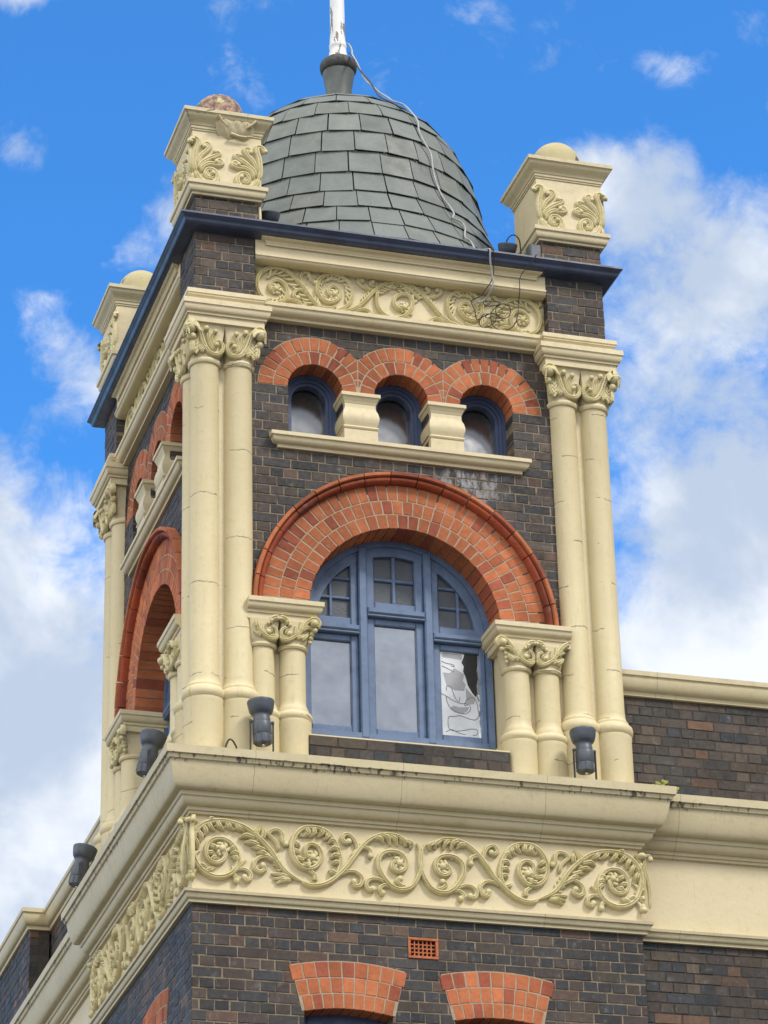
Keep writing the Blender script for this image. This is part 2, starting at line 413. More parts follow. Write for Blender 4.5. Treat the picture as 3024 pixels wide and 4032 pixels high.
        fs += [tuple(range(n-1, -1, -1)), tuple(range((len(Q)-1)*n, len(Q)*n))]
        s.add(vs, fs)
    def build(s, name, mat, parent=None, smooth=None, tones=False, also=()):
        me = bpy.data.meshes.new(name); slots = [0]*len(s.f); mats = [mat]
        for mb2, m2 in also:            # e.g. the mortar between the bricks
            k = len(s.v); s.v += mb2.v; s.c += mb2.c; s.f += [tuple(i+k for i in f) for f in mb2.f]
            slots += [len(mats)]*len(mb2.f); mats.append(m2)
        if s.face == 'left': vs = [(b, a, c) for a, b, c in s.v]
        else: vs = s.v
        off = parent['_base'] if parent is not None and '_base' in parent else None
        if off is not None: vs = [(x-off[0], y-off[1], z-off[2]) for x, y, z in vs]
        me.from_pydata(vs, [], s.f)
        if len(mats) > 1: me.polygons.foreach_set('material_index', slots)
        me.validate()
        bm = bmesh.new(); bm.from_mesh(me)
        bmesh.ops.recalc_face_normals(bm, faces=bm.faces); bm.to_mesh(me); bm.free()
        if tones:
            ca = me.color_attributes.new('tone', 'FLOAT_COLOR', 'POINT')
            ca.data.foreach_set('color', [x for c in s.c for x in (*c, 1.)])
        for q in mats: me.materials.append(q)
        if smooth:
            me.shade_smooth(); me.set_sharp_from_angle(angle=R_(smooth))
        o = bpy.data.objects.new(name, me); COL.objects.link(o)
        if parent is not None:
            o.parent = parent
            if off is not None: o['_base'] = off
        return o

def thing(name, label, cat, loc=(0, 0, 0), group=None):
    o = bpy.data.objects.new(name, None); COL.objects.link(o); o.location = loc
    o['label'] = label; o['category'] = cat; o['_base'] = tuple(loc)
    if group: o['group'] = group
    o.empty_display_size = .3
    return o
def tag(o, label, cat, group=None):
    o['label'] = label; o['category'] = cat
    if group: o['group'] = group
    return o
def arc(o0, z0, o1, z1, kind='ovolo', n=7):
    """quarter mouldings for profiles, from (o0, z0) to (o1, z1), end points included"""
    out = []
    for i in range(n+1):
        t = i/n*math.pi/2
        if kind == 'ovolo': a, b = math.cos(t), math.sin(t); out.append((o1+(o0-o1)*a, z0+(z1-z0)*b))
        elif kind == 'cavetto': a, b = math.sin(t), math.cos(t); out.append((o0+(o1-o0)*a, z1+(z0-z1)*b))
        else:
            u = i/n; sm = u*u*(3-2*u); out.append((o0+(o1-o0)*sm, z0+(z1-z0)*u))
    return out
# carved ornament, drawn in metres on its face (u along, z up)
LF = {
 'a_main': [(0.884,-2.103),(0.777,-2.057),(0.695,-1.979),(0.637,-1.887),(0.567,-1.807),(0.496,-1.746),(0.425,-1.697),(0.343,-1.668),(0.248,-1.654),(0.154,-1.665),(0.072,-1.702),(0.014,-1.773),(-0.007,-1.854),(0.003,-1.943),(0.038,-2.03),(0.096,-2.085),(0.172,-2.115),(0.248,-2.109),(0.312,-2.075),(0.354,-2.017),(0.363,-1.95),(0.345,-1.886),(0.301,-1.829),(0.242,-1.801),(0.178,-1.806),(0.125,-1.849),(0.105,-1.917),(0.129,-1.981),(0.19,-2.004),(0.242,-1.976),(0.262,-1.922),(0.237,-1.882)],
 'a_sprig': [(0.307,-2.079),(0.354,-2.044),(0.412,-2.037),(0.459,-2.069),(0.459,-2.111),(0.429,-2.125),(0.414,-2.103)],
 'a_sprig2': [(0.301,-2.087),(0.336,-2.097),(0.347,-2.138)],
 'a_leaf': [(0.354,-2.041),(0.377,-2.004),(0.424,-1.958)],
 'top_leaf': [(0.514,-1.763),(0.52,-1.714),(0.544,-1.657)],
 'curl_up': [(0.69,-1.87),(0.676,-1.811),(0.638,-1.765),(0.609,-1.737),(0.633,-1.702),(0.686,-1.694),(0.719,-1.728),(0.721,-1.777),(0.744,-1.805)],
 'curl_left': [(0.695,-2.015),(0.66,-1.963),(0.601,-1.928),(0.542,-1.93),(0.497,-1.97),(0.495,-2.024),(0.536,-2.051),(0.577,-2.026),(0.56,-1.995)],
 'low_leaf1': [(0.789,-2.086),(0.712,-2.062),(0.63,-2.056)],
 'low_leaf2': [(0.789,-2.092),(0.718,-2.091),(0.647,-2.097)],
 'low_leaf3': [(0.795,-2.097),(0.73,-2.102),(0.67,-2.131)],
 'b_ring': [(1.085,-2.099),(1.146,-2.04),(1.183,-1.965),(1.185,-1.867),(1.156,-1.778),(1.098,-1.691),(1.009,-1.65),(0.901,-1.658),(0.829,-1.719),(0.794,-1.813),(0.805,-1.904),(0.855,-1.972),(0.932,-1.994),(0.998,-1.961),(1.035,-1.885),(1.012,-1.814),(0.953,-1.788),(0.905,-1.829),(0.916,-1.889),(0.963,-1.897)],
 'b_small': [(0.921,-1.991),(0.95,-2.019),(0.979,-2.041),(0.981,-2.083)],
 'b_stem': [(0.872,-2.098),(0.931,-2.129),(1.014,-2.123),(1.098,-2.086),(1.17,-2.026),(1.243,-1.948),(1.305,-1.858),(1.367,-1.774),(1.441,-1.706),(1.539,-1.662),(1.648,-1.661),(1.732,-1.695),(1.792,-1.733)],
 'b_sprig': [(1.182,-2.025),(1.248,-1.991),(1.314,-1.991),(1.361,-2.036),(1.348,-2.097),(1.306,-2.107),(1.295,-2.071)],
 'b_curl': [(1.332,-1.819),(1.319,-1.753),(1.284,-1.698),(1.236,-1.683),(1.206,-1.719),(1.229,-1.754),(1.259,-1.742)],
 'b_curl2': [(1.275,-1.872),(1.324,-1.814),(1.385,-1.782),(1.432,-1.805),(1.435,-1.848)],
 'c_ring': [(1.823,-1.706),(1.851,-1.778),(1.856,-1.888),(1.827,-1.988),(1.77,-2.077),(1.684,-2.108),(1.601,-2.084),(1.536,-2.01),(1.498,-1.928),(1.507,-1.854),(1.559,-1.807),(1.626,-1.796),(1.692,-1.815),(1.729,-1.873),(1.713,-1.936),(1.658,-1.964),(1.61,-1.931),(1.63,-1.881),(1.672,-1.89)],
 'c_sprig': [(1.559,-2.063),(1.499,-2.037),(1.433,-2.04),(1.394,-2.082),(1.413,-2.129),(1.449,-2.12)],
 'c_sprig2': [(1.588,-2.091),(1.54,-2.083),(1.504,-2.116),(1.527,-2.147)],
 'c_bud': [(1.721,-2.081),(1.679,-2.072),(1.65,-2.038),(1.675,-2.018)],
 'corner1': [(-0.072,-2.11),(-0.079,-1.991),(-0.067,-1.87),(-0.045,-1.76),(-0.051,-1.676),(-0.092,-1.661),(-0.098,-1.692)],
 'corner2': [(-0.008,-2.093),(-0.026,-1.987),(-0.038,-1.868),(-0.021,-1.758),(0.013,-1.683),(0.037,-1.669)],
}
UF = {
 'a_main': [(1.248,3.118),(1.167,3.12),(1.094,3.16),(1.03,3.237),(0.982,3.312),(0.933,3.364),(0.877,3.42),(0.812,3.462),(0.738,3.473),(0.673,3.454),(0.612,3.409),(0.573,3.34),(0.568,3.257),(0.598,3.185),(0.647,3.137),(0.707,3.117),(0.768,3.129),(0.815,3.17),(0.838,3.237),(0.826,3.299),(0.794,3.335),(0.746,3.346),(0.701,3.322),(0.678,3.273),(0.7,3.24),(0.737,3.263)],
 'a_sprig': [(0.801,3.15),(0.858,3.172),(0.915,3.166),(0.955,3.136),(0.959,3.109)],
 'a_sprig2': [(1.012,3.157),(0.988,3.136),(0.979,3.112)],
 'curl_up': [(0.998,3.314),(0.978,3.366),(0.962,3.409),(0.979,3.453),(1.02,3.463),(1.036,3.424)],
 'curl_left': [(1.021,3.235),(0.981,3.275),(0.936,3.28),(0.899,3.245),(0.899,3.205),(0.931,3.2)],
 'curl_mid': [(1.138,3.416),(1.089,3.418),(1.057,3.427),(1.048,3.399),(1.089,3.372)],
 'corner': [(0.584,3.409),(0.559,3.433),(0.56,3.465),(0.58,3.472)],
 'b_ring': [(1.224,3.112),(1.306,3.135),(1.377,3.19),(1.415,3.273),(1.417,3.355),(1.381,3.423),(1.312,3.47),(1.23,3.481),(1.159,3.445),(1.113,3.376),(1.106,3.293),(1.14,3.225),(1.201,3.195),(1.267,3.216),(1.311,3.276),(1.297,3.338),(1.244,3.358),(1.201,3.317),(1.218,3.272),(1.255,3.282)],
 'b_low': [(1.077,3.148),(1.134,3.129),(1.2,3.129),(1.266,3.161)],
 'b_stem': [(1.248,3.109),(1.339,3.126),(1.421,3.156),(1.488,3.206),(1.547,3.273),(1.607,3.35),(1.666,3.409),(1.734,3.46),(1.818,3.481)],
 'b_leaf': [(1.454,3.151),(1.48,3.191),(1.513,3.223)],
 'b_sprig': [(1.405,3.135),(1.471,3.153),(1.529,3.17),(1.573,3.149),(1.569,3.117)],
 'b_curl': [(1.632,3.381),(1.574,3.368),(1.517,3.392),(1.476,3.428),(1.485,3.461),(1.51,3.451)],
 'b_curl2': [(1.629,3.404),(1.596,3.417),(1.584,3.443),(1.605,3.451)],
}
UC = {
 'c_ring': [(1.666,3.4),(1.639,3.323),(1.638,3.249),(1.661,3.184),(1.717,3.133),(1.8,3.117),(1.883,3.152),(1.944,3.228),(1.959,3.313),(1.927,3.363),(1.86,3.363),(1.805,3.323),(1.795,3.258),(1.835,3.213),(1.886,3.239)],
 'c_stem': [(1.666,3.409),(1.734,3.46),(1.818,3.481),(1.892,3.464),(1.965,3.406),(2.03,3.341)],
}
CA = {
 'scroll': [(0.175,2.581),(0.19,2.61),(0.221,2.612),(0.244,2.58),(0.239,2.532),(0.208,2.493),(0.166,2.486),(0.124,2.503),(0.093,2.546),(0.069,2.597),(0.051,2.655),(0.026,2.713),(-0.01,2.759),(-0.047,2.761),(-0.068,2.727),(-0.053,2.692)],
 'stem1': [(0.169,2.516),(0.136,2.566),(0.117,2.631),(0.111,2.677),(0.093,2.702)],
 'stem2': [(0.19,2.533),(0.163,2.569),(0.151,2.615),(0.169,2.661),(0.173,2.689)],
 'leaf1': [(0.099,2.52),(0.069,2.557),(0.051,2.608)],
 'leaf2': [(0.087,2.499),(0.051,2.527),(0.036,2.579)],
 'leaf3': [(-0.003,2.486),(-0.022,2.544),(-0.028,2.618)],
}
IM = {
 'scroll': [(0.779,-0.008),(0.766,0.009),(0.78,0.028),(0.801,0.017),(0.805,-0.015),(0.779,-0.034),(0.744,-0.03),(0.728,-0.005),(0.738,0.031),(0.771,0.051)],
 'scroll2': [(0.728,0.0),(0.729,-0.037),(0.757,-0.059),(0.805,-0.047),(0.853,-0.012),(0.889,0.028),(0.92,0.077),(0.955,0.118),(0.995,0.143),(1.032,0.137),(1.045,0.106),(1.025,0.077)],
 'palm': [(0.71,0.125),(0.741,0.126),(0.767,0.112),(0.787,0.08)],
 'leaf1': [(0.849,-0.013),(0.854,0.031),(0.848,0.072)],
 'leaf2': [(0.884,0.025),(0.898,0.073),(0.892,0.111)],
 'leaf3': [(0.853,-0.038),(0.888,-0.02),(0.919,0.001)],
 'leaf4': [(0.897,0.027),(0.933,0.058),(0.968,0.066),(1.003,0.051),(1.018,0.039)],
 'leaf5': [(0.896,-0.047),(0.932,-0.016),(0.954,0.014)],
}
PN = {
 'f1': [(0.006,4.251),(-0.017,4.337),(-0.011,4.457),(0.011,4.543),(0.011,4.592),(-0.025,4.598),(-0.063,4.557)],
 'f2': [(0.006,4.326),(0.038,4.428),(0.096,4.497),(0.119,4.545),(0.093,4.565),(0.071,4.53)],
 'f3': [(0.019,4.291),(0.048,4.358),(0.113,4.413),(0.181,4.452),(0.202,4.478),(0.168,4.487)],
 'f4': [(0.045,4.265),(0.061,4.323),(0.116,4.364),(0.191,4.366),(0.228,4.383),(0.21,4.409),(0.178,4.39)],
 'spiral': [(-0.004,4.302),(0.009,4.244),(0.038,4.197),(0.09,4.177),(0.149,4.176),(0.184,4.209),(0.184,4.264),(0.152,4.305),(0.106,4.306),(0.084,4.264),(0.103,4.228),(0.142,4.239),(0.15,4.27)],
}
LL = [[(0.59,-1.878),(0.519,-1.854),(0.469,-1.852)],
 [(0.543,-1.834),(0.46,-1.814),(0.415,-1.817)],
 [(0.502,-1.782),(0.425,-1.761),(0.375,-1.784)],
 [(0.625,-1.926),(0.56,-1.893),(0.509,-1.894)],
 [(0.648,-1.958),(0.589,-1.921),(0.542,-1.933)],
 [(0.557,-1.79),(0.569,-1.728),(0.558,-1.693)],
 [(0.529,-1.768),(0.496,-1.722),(0.532,-1.664)],
 [(0.119,-1.668),(0.137,-1.709),(0.178,-1.74)],
 [(0.19,-1.658),(0.213,-1.703),(0.248,-1.73)],
 [(0.266,-1.656),(0.29,-1.696),(0.337,-1.723)],
 [(0.343,-1.668),(0.366,-1.705),(0.425,-1.728)],
 [(0.078,-1.702),(0.102,-1.748),(0.098,-1.787)],
 [(0.037,-1.747),(0.067,-1.793),(0.061,-1.838)],
 [(0.012,-1.81),(0.035,-1.862),(0.04,-1.907)],
 [(0.154,-1.665),(0.145,-1.645),(0.19,-1.646)],
 [(0.02,-1.755),(-0.004,-1.787),(-0.009,-1.83)],
 [(0.907,-1.656),(0.93,-1.699),(0.882,-1.731)],
 [(0.967,-1.647),(0.978,-1.695),(0.936,-1.729)],
 [(1.027,-1.654),(1.044,-1.69),(1.002,-1.726)],
 [(1.08,-1.681),(1.086,-1.719),(1.055,-1.744)],
 [(0.807,-1.776),(0.84,-1.804),(0.861,-1.82)],
 [(0.801,-1.837),(0.833,-1.861),(0.865,-1.862)],
 [(0.821,-1.902),(0.862,-1.923),(0.898,-1.914)],
 [(0.873,-1.965),(0.921,-1.967),(0.945,-1.935)],
 [(1.16,-1.76),(1.121,-1.744),(1.093,-1.771)],
 [(1.183,-1.819),(1.136,-1.808),(1.104,-1.831)],
 [(1.187,-1.879),(1.143,-1.868),(1.113,-1.891)],
 [(1.184,-1.934),(1.148,-1.925),(1.124,-1.945)],
 [(1.158,-2.027),(1.117,-2.006),(1.093,-1.99)],
 [(1.526,-1.664),(1.58,-1.689),(1.599,-1.746)],
 [(1.599,-1.663),(1.641,-1.696),(1.66,-1.746)],
 [(1.672,-1.669),(1.719,-1.705),(1.728,-1.748)],
 [(1.732,-1.695),(1.774,-1.723),(1.769,-1.762)],
 [(1.465,-1.692),(1.519,-1.7),(1.549,-1.735)],
 [(0.363,-1.981),(0.336,-1.949),(0.307,-1.943)],
 [(0.366,-1.926),(0.33,-1.911),(0.301,-1.919)],
 [(0.342,-1.868),(0.316,-1.876),(0.293,-1.896)],
 [(0.137,-1.86),(0.172,-1.875),(0.19,-1.898)],
 [(0.114,-1.928),(0.149,-1.925),(0.172,-1.935)],
 [(0.143,-1.992),(0.172,-1.96),(0.201,-1.957)],
 [(0.038,-2.042),(0.079,-2.033),(0.12,-2.06)],
 [(0.096,-2.085),(0.137,-2.064),(0.172,-2.043)]]

# ------------------------------------------------------------------ brickwork
def dark_tone():
    r = rnd.random()
    if r < .38: c = (.058, .055, .056)
    elif r < .54: c = (.047, .049, .055)
    elif r < .82: c = (.083, .063, .057)
    elif r < .95: c = (.098, .076, .060)
    else: c = (.13, .080, .060)
    k = rnd.uniform(.62, 1.05); return tuple(x*k for x in c)
def brown_tone():
    r = rnd.random()
    if r < .32: c = (.062, .057, .052)
    elif r < .44: c = (.042, .046, .053)
    elif r < .76: c = (.084, .065, .055)
    elif r < .93: c = (.108, .082, .060)
    else: c = (.16, .092, .060)
    k = rnd.uniform(.6, 1.02); return tuple(x*k for x in c)
def orange_tone():
    r = rnd.random()
    if r < .66: c = (.47, .155, .068)
    elif r < .88: c = (.41, .128, .06)
    else: c = (.34, .095, .055)
    k = rnd.uniform(.85, 1.12); return tuple(x*k for x in c)
def hood_tone():
    c = rnd.choice([(.33, .075, .038), (.25, .062, .036), (.38, .085, .038)]); k = rnd.uniform(.85, 1.1); return tuple(x*k for x in c)

ROW = .0862
def cut(a, b, ex):
    out = [(a, b)]
    for e0, e1 in ex:
        nx = []
        for p, q in out:
            if e1 <= p or e0 >= q: nx.append((p, q)); continue
            if e0 > p: nx.append((p, e0))
            if e1 < q: nx.append((e1, q))
        out = nx
    return out
def brick_field(mb, mm, u0, u1, z0, z1, d, excl=None, depth=.06, tone=dark_tone, j=.0095, back=.25, ph=0, jit=.0035):
    """English bond: rows of stretchers and of headers in turn, cut at openings; mm collects the mortar behind"""
    k = 0; z = z0
    while z < z1-.02:
        zt = min(z+ROW, z1); zm = (z+zt)/2
        ex = excl(zm) if excl else []
        spans = cut(u0, u1, ex)
        for p, q in spans: mm.box(p+.001, q-.001, d+.0025, d+back, z-.0003, zt+.0003)
        head = (k+ph) % 2 == 1
        L = .115+j*.5 if head else .2405
        u = u0-(L*.5 if head else L*rnd.choice((0., .5)))
        while u < u1:
            ua = u+rnd.uniform(-.002, .002); ub = u+L-j+rnd.uniform(-.002, .002)
            for p, q in spans:
                a, b = max(ua, p), min(ub, q)
                if b-a > .018:
                    mb.tone = tone(); dd = d+rnd.uniform(-jit, jit*.4)
                    s = rnd.uniform(-.0015, .0015)
                    q1, q2, q3, q4 = (rnd.uniform(-.0018, .0018) for _ in range(4))
                    pts = [(a+q1, z+j*.5+q2), (b+q3, z+j*.5+s), (b+q4, zt-j*.5+s), (a+q2, zt-j*.5+q3)]
                    mb.poly(pts, dd, d+depth, .0032)
            u += L
        z = zt; k += 1

def clip_half(pts, nx, nz, c):
    """keep the part of a polygon where nx*u + nz*z <= c"""
    out = []
    for i in range(len(pts)):
        a, b = pts[i-1], pts[i]
        da, db = nx*a[0]+nz*a[1]-c, nx*b[0]+nz*b[1]-c
        if (da <= 0) != (db <= 0):
            t = da/(da-db); out.append((a[0]+(b[0]-a[0])*t, a[1]+(b[1]-a[1])*t))
        if db <= 0: out.append(b)
    return out
def voussoirs(mb, cx, cz, r0, r1, n, a0, a1, d, depth, tone=orange_tone, j=.0108, clips=(), sub=2):
    for i in range(n):
        b0 = a0+(a1-a0)*i/n; b1 = a0+(a1-a0)*(i+1)/n; sg = 1 if a1 > a0 else -1; g0 = sg*j*.5/r0; g1 = sg*j*.5/r1
        A = [(cx+(r0+j*.4)*math.cos(b0+g0+(b1-b0-2*g0)*k/sub), cz+(r0+j*.4)*math.sin(b0+g0+(b1-b0-2*g0)*k/sub)) for k in range(sub+1)]
        B = [(cx+(r1-j*.4)*math.cos(b0+g1+(b1-b0-2*g1)*k/sub), cz+(r1-j*.4)*math.sin(b0+g1+(b1-b0-2*g1)*k/sub)) for k in range(sub+1)]
        # counter-clockwise as seen in u, z
        pts = A[::-1]+B if (a1 < a0) else B[::1]+A[::-1]
        ar = sum(pts[k-1][0]*pts[k][1]-pts[k][0]*pts[k-1][1] for k in range(len(pts)))
        if ar < 0: pts = pts[::-1]
        for nx, nz, c in clips:
            if pts: pts = clip_half(pts, nx, nz, c)
        if len(pts) < 3: continue
        ar = abs(sum(pts[k-1][0]*pts[k][1]-pts[k][0]*pts[k-1][1] for k in range(len(pts))))/2
        if ar < 4e-4: continue
        mb.tone = tone(); mb.poly([(a_+rnd.uniform(-.0016, .0016), b_+rnd.uniform(-.0016, .0016)) for a_, b_ in pts] if sub < 3 else pts, d+rnd.uniform(-.002, .001), d+depth, .003)
def annulus(mb, cx, cz, r0, r1, a0, a1, d0, d1, n=40):
    vs = []; fs = []
    for i in range(n+1):
        a = a0+(a1-a0)*i/n; c, s_ = math.cos(a), math.sin(a)
        vs += [(cx+r0*c, d0, cz+r0*s_), (cx+r1*c, d0, cz+r1*s_), (cx+r1*c, d1, cz+r1*s_), (cx+r0*c, d1, cz+r0*s_)]
    for i in range(n):
        for k in range(4): fs.append((i*4+k, i*4+(k+1) % 4, (i+1)*4+(k+1) % 4, (i+1)*4+k))
    fs += [(0, 1, 2, 3), (n*4+3, n*4+2, n*4+1, n*4)]
    mb.add(vs, fs)

# ------------------------------------------------------------------ the building
B = thing('corner_building', 'dark brick corner building with a domed tower, cream columns and orange brick arches', 'building', (W/2, W/2, GZ))
D0 = .10                      # depth of the brick wall behind the pier faces
AX, AZ, AR = 1.82, .28, .822  # big arch
SMALL = (1.075, 1.835, 2.60); SZ, SR = 2.33, .235
LOWW = (1.24, 2.452)          # windows of the storey below

def build_face(face):
    left = face == 'left'
    # ---- upper wall with three small openings and the head of the big arch
    wall = MB(face); mort = MB(face)
    def excl(z):
        ex = []
        if z > AZ and z < AZ+1.2: h = math.sqrt(max(0, 1.17**2-(z-AZ)**2)); ex.append((AX-h, AX+h))
        for c in SMALL:
            if 1.85 < z < SZ: ex.append((c-SR, c+SR))
            elif z >= SZ and z < SZ+.43: h = math.sqrt(.43**2-(z-SZ)**2); ex.append((c-h, c+h))
        return ex
    z0 = SZ-24*ROW
    brick_field(wall, mort, .50, 3.22, z0, 2.955, D0, excl, depth=.22, ph=1)
    wall.build('brick_wall', M['dark_brick'], B, tones=True, also=[(mort, M['mortar'])])
    # ---- three small arches whose outer rows meet half way
    for i, c in enumerate(SMALL):
        ring = MB(face); cl = []
        if i > 0: cl.append((-1, 0, -((SMALL[i-1]+c)/2+.004)))
        if i < 2: cl.append((1, 0, (SMALL[i+1]+c)/2-.004))
        voussoirs(ring, c, SZ, .235, .368, 11, math.pi, 0, D0-.004, .24, clips=cl)
        voussoirs(ring, c, SZ, .368, .500, 17, math.pi, 0, D0-.004, .12, clips=cl)
        mm = MB(face); annulus(mm, c, SZ, .247, .5025, 0, math.pi, D0-.0015-.0004*i, D0+.23)
        ring.build('small_arch', M['orange_brick'], B, tones=True, also=[(mm, M['mortar_pale'])])
    # ---- small windows
    for c in SMALL:
        f = MB(face)
        for r0, r1, da, db in ((.205, .242, .285, .40), (.178, .206, .305, .40), (.150, .179, .322, .40)):
            annulus(f, c, SZ, r0, r1, 0, math.pi, da, db, 24)
            for sx in (-1, 1): f.box(min(c+sx*r0, c+sx*r1), max(c+sx*r0, c+sx*r1), da, db, 1.85, SZ)
        f.box(c-.15, c+.15, .315, .40, 1.85, 1.925)
        fr = f.build('small_window', M['navy'], B, smooth=35)
        g = MB(face); pts = [(c+.16*math.cos(t*math.pi/16), SZ+.16*math.sin(t*math.pi/16)) for t in range(17)]
        pts = [(c-.16, 1.90), (c+.16, 1.90)]+pts
        g.poly(pts, .0, .010, .001); g.v = [(a, d_+.338+(z_-1.90)*.14, z_) for a, d_, z_ in g.v]; g.build('pane', M['glass_small'], fr)   # the sash leans in
    # ---- dwarf posts between them, on a moulded sill
    for c in ((SMALL[0]+SMALL[1])/2, (SMALL[1]+SMALL[2])/2):
        p = MB(face)
        prof = [(.172, 2.305), (.172, 2.274), (.163, 2.270)]+arc(.158, 2.264, .142, 2.222, 'cyma', 5)+[(.136, 2.212), (.136, 2.185)] + \
               [(.138, 2.165), (.152, 2.13), (.160, 2.09), (.160, 2.065), (.152, 2.03), (.142, 2.008), (.140, 2.0)] + \
               [(.150, 1.997), (.156, 1.985), (.150, 1.972), (.142, 1.968), (.147, 1.962), (.147, 1.80)]
        xs = .0
        path = [(c-xs, .33), (c-xs, .19), (c+xs, .19), (c+xs, .33)]
        # section swept round three sides of the post
        n = len(prof); vs = []; fs = []
        for (sx, yy) in ((-1, .34), (-1, None), (1, None), (1, .34)):
            for o, z in prof: vs.append((c+sx*o, yy if yy is not None else .185-o, z))
        for a_ in range(3):
            for k in range(n-1): fs.append((a_*n+k, a_*n+k+1, (a_+1)*n+k+1, (a_+1)*n+k))
        fs += [(0, n, 2*n, 3*n), (n-1, 4*n-1, 3*n-1, 2*n-1)]
        p.add(vs, fs); p.build('dwarf_post', M['cream'], B, smooth=30)
    s = MB(face)
    prof = [(-.05, 1.862), (.09, 1.858), (.09, 1.825), (.078, 1.820)]+arc(.074, 1.816, .030, 1.765, 'ovolo', 7)+[(.024, 1.760), (.024, 1.735), (-.05, 1.732)]
    s.sweep([(.76, D0+.2), (.76, D0), (2.87, D0), (2.87, D0+.2)], prof)
    s.box(.80, 2.83, D0+.0, D0+.30, 1.79, 1.8575)
    s.build('window_sill', M['cream'], B, smooth=30)
    # ---- big arch
    ring = MB(face)
    voussoirs(ring, AX, AZ, .822, .957, 31, math.pi, 0, D0-.004, .28)
    voussoirs(ring, AX, AZ, .957, 1.083, 36, math.pi, 0, D0-.004, .12)
    voussoirs(ring, AX, AZ, 1.083, 1.228, 41, math.pi, 0, D0-.004, .12)
    mm = MB(face); annulus(mm, AX, AZ, .834, 1.24, 0, math.pi, D0-.0015, D0+.275, 64)
    a = ring.build('big_arch', M['orange_brick'], B, tones=True, also=[(mm, M['mortar_pale'])])
    hood = MB(face); ns = 17
    for i in range(ns):
        b0 = math.pi*i/ns+.0035; b1 = math.pi*(i+1)/ns-.0035
        for prof, tn in (([(1.278, .06), (1.278, .022), (1.286, .012), (1.311, .012), (1.314, .018), (1.314, .12), (1.278, .12)], orange_tone),
                         ([(1.224, .12), (1.224, .085), (1.229, .055), (1.243, .036), (1.258, .032), (1.272, .040), (1.277, .058), (1.277, .12)], hood_tone)):
            hood.tone = tn(); K = 5; vs = []; fs = []; m = len(prof); dj = rnd.uniform(-.003, .003)
            for k in range(K+1):
                t = b0+(b1-b0)*k/K
                vs += [(AX+r*math.cos(t), d+dj, AZ+r*math.sin(t)) for r, d in prof]
            for k in range(K):
                for q in range(m): fs.append((k*m+q, k*m+(q+1) % m, (k+1)*m+(q+1) % m, (k+1)*m+q))
            fs += [tuple(range(m)), tuple(range((K+1)*m-1, K*m-1, -1))]
            hood.add(vs, fs)
    hood.build('hood_mould', M['orange_brick'], a, smooth=50, tones=True)
    build_big_window(face)
    # ---- brick plinth under the big window
    pl = MB(face); pm = MB(face)
    brick_field(pl, pm, .955, 2.645, -.862-4*ROW, -.862, .0, None, depth=.10, tone=brown_tone, ph=1, back=.30)
    pl.build('brick_plinth', M['dark_brick'], B, tones=True, also=[(pm, M['mortar_dark'])])
    sl = MB(face); sl.cbox(.957, 2.643, .003, .36, -.861, -.846, .004)
    sl.build('sill_capping', M['cream'], B)
    # ---- colonnettes carrying the big arch
    for cs, jx0, jx1, us in (((.594, .854), .50, .961, 1), ((2.77, 3.03), 2.663, 3.20, -1)):
        for c in cs:
            k = MB(face)
            k.lathe(c, .12, [(.147, -1.15), (.147, -.78), (.150, -.765), (.150, -.735), (.145, -.730), (.158, -.712), (.160, -.69), (.150, -.668), (.130, -.655), (.128, -.645),
                             (.128, -.63), (.118, -.61), (.109, -.585), (.107, -.55), (.107, -.125), (.107, -.12), (.122, -.115), (.130, -.10), (.128, -.085), (.118, -.078), (.116, -.05)], 32)
            k.build('colonnette', M['column'], B, smooth=35)
        jb = MB(face)
        jb.box(jx0, jx1, .135, .40, -1.15, .20)
        if us > 0: jb.box(jx0, jx1+.038, .13, .42, -1.15, -.72)
        else: jb.box(jx0-.038, jx1, .13, .42, -1.15, -.72)
        jb.build('jamb', M['cream'], B)
        imp = MB(face)
        prof = [(-.10, .292), (.066, .290), (.066, .252), (.058, .247)]+arc(.054, .243, .024, .195, 'ovolo', 7)+[(.018, .192), (.018, .170), (.006, .166), (.006, .115), (-.10, .115)]
        if us > 0: path = [(.45, .012), (1.018, .012), (1.018, .40)]
        else: path = [(2.612, .40), (2.612, .012), (3.22, .012)]
        imp.sweep(path, prof)
        x0, x1 = (.45, 1.0) if us > 0 else (2.63, 3.22)
        imp.box(x0, x1, .03, .38, .11, .285)
        for c in cs: bell(imp, c, .12, .118, -.08, .116, .128, us)
        io = imp.build('impost', M['cream'], B, smooth=30)
        orn = MB(face); base = (.71 if us > 0 else 2.902)
        surf = lambda u, z: -.012+(.115-z)*.07
        for mir in (1, -1):
            for nm, pts in IM.items():
                q = [(base+mir*(a_-.71), b_) for a_, b_ in pts]; q = [p_ for p_ in q if .50 < p_[0] < 3.19]
                if len(q) < 3: continue
                wd = {'scroll': (.011, .014, .017), 'scroll2': (.018, .021, .024), 'palm': (.028, .028, .02)}.get(nm, (.022, .020, .010))
                orn.stroke(q, wd, h=1.1, taper=(.15, .2), surf=surf, lift=-.002, sub=4)
            orn.ball(base+mir*.085, -.012, -.002, .024)
            for t in range(4): orn.ball(base+mir*(.012+.026*t), -.03+.003*t, .118-.010*t*t*.5, .018, 6, 4)
            if not .5 < base+mir*.29 < 3.19: continue
            orn.ball(base+mir*.29, -.035, .100, .034)
            orn.ball(base+mir*.30, -.02, .045, .022); 
        if us > 0 or True:
            # the leaf that turns the corner towards the window
            ux = 1.008 if us > 0 else 2.622
            for kk in range(4):
                zz = -.05+kk*.035; orn.ball(ux-us*(.035-.008*kk), .02-.006*kk, zz, .022+.002*kk, 7, 4)
        orn.build('leaf_ornament', M['ornament'], io, smooth=50)
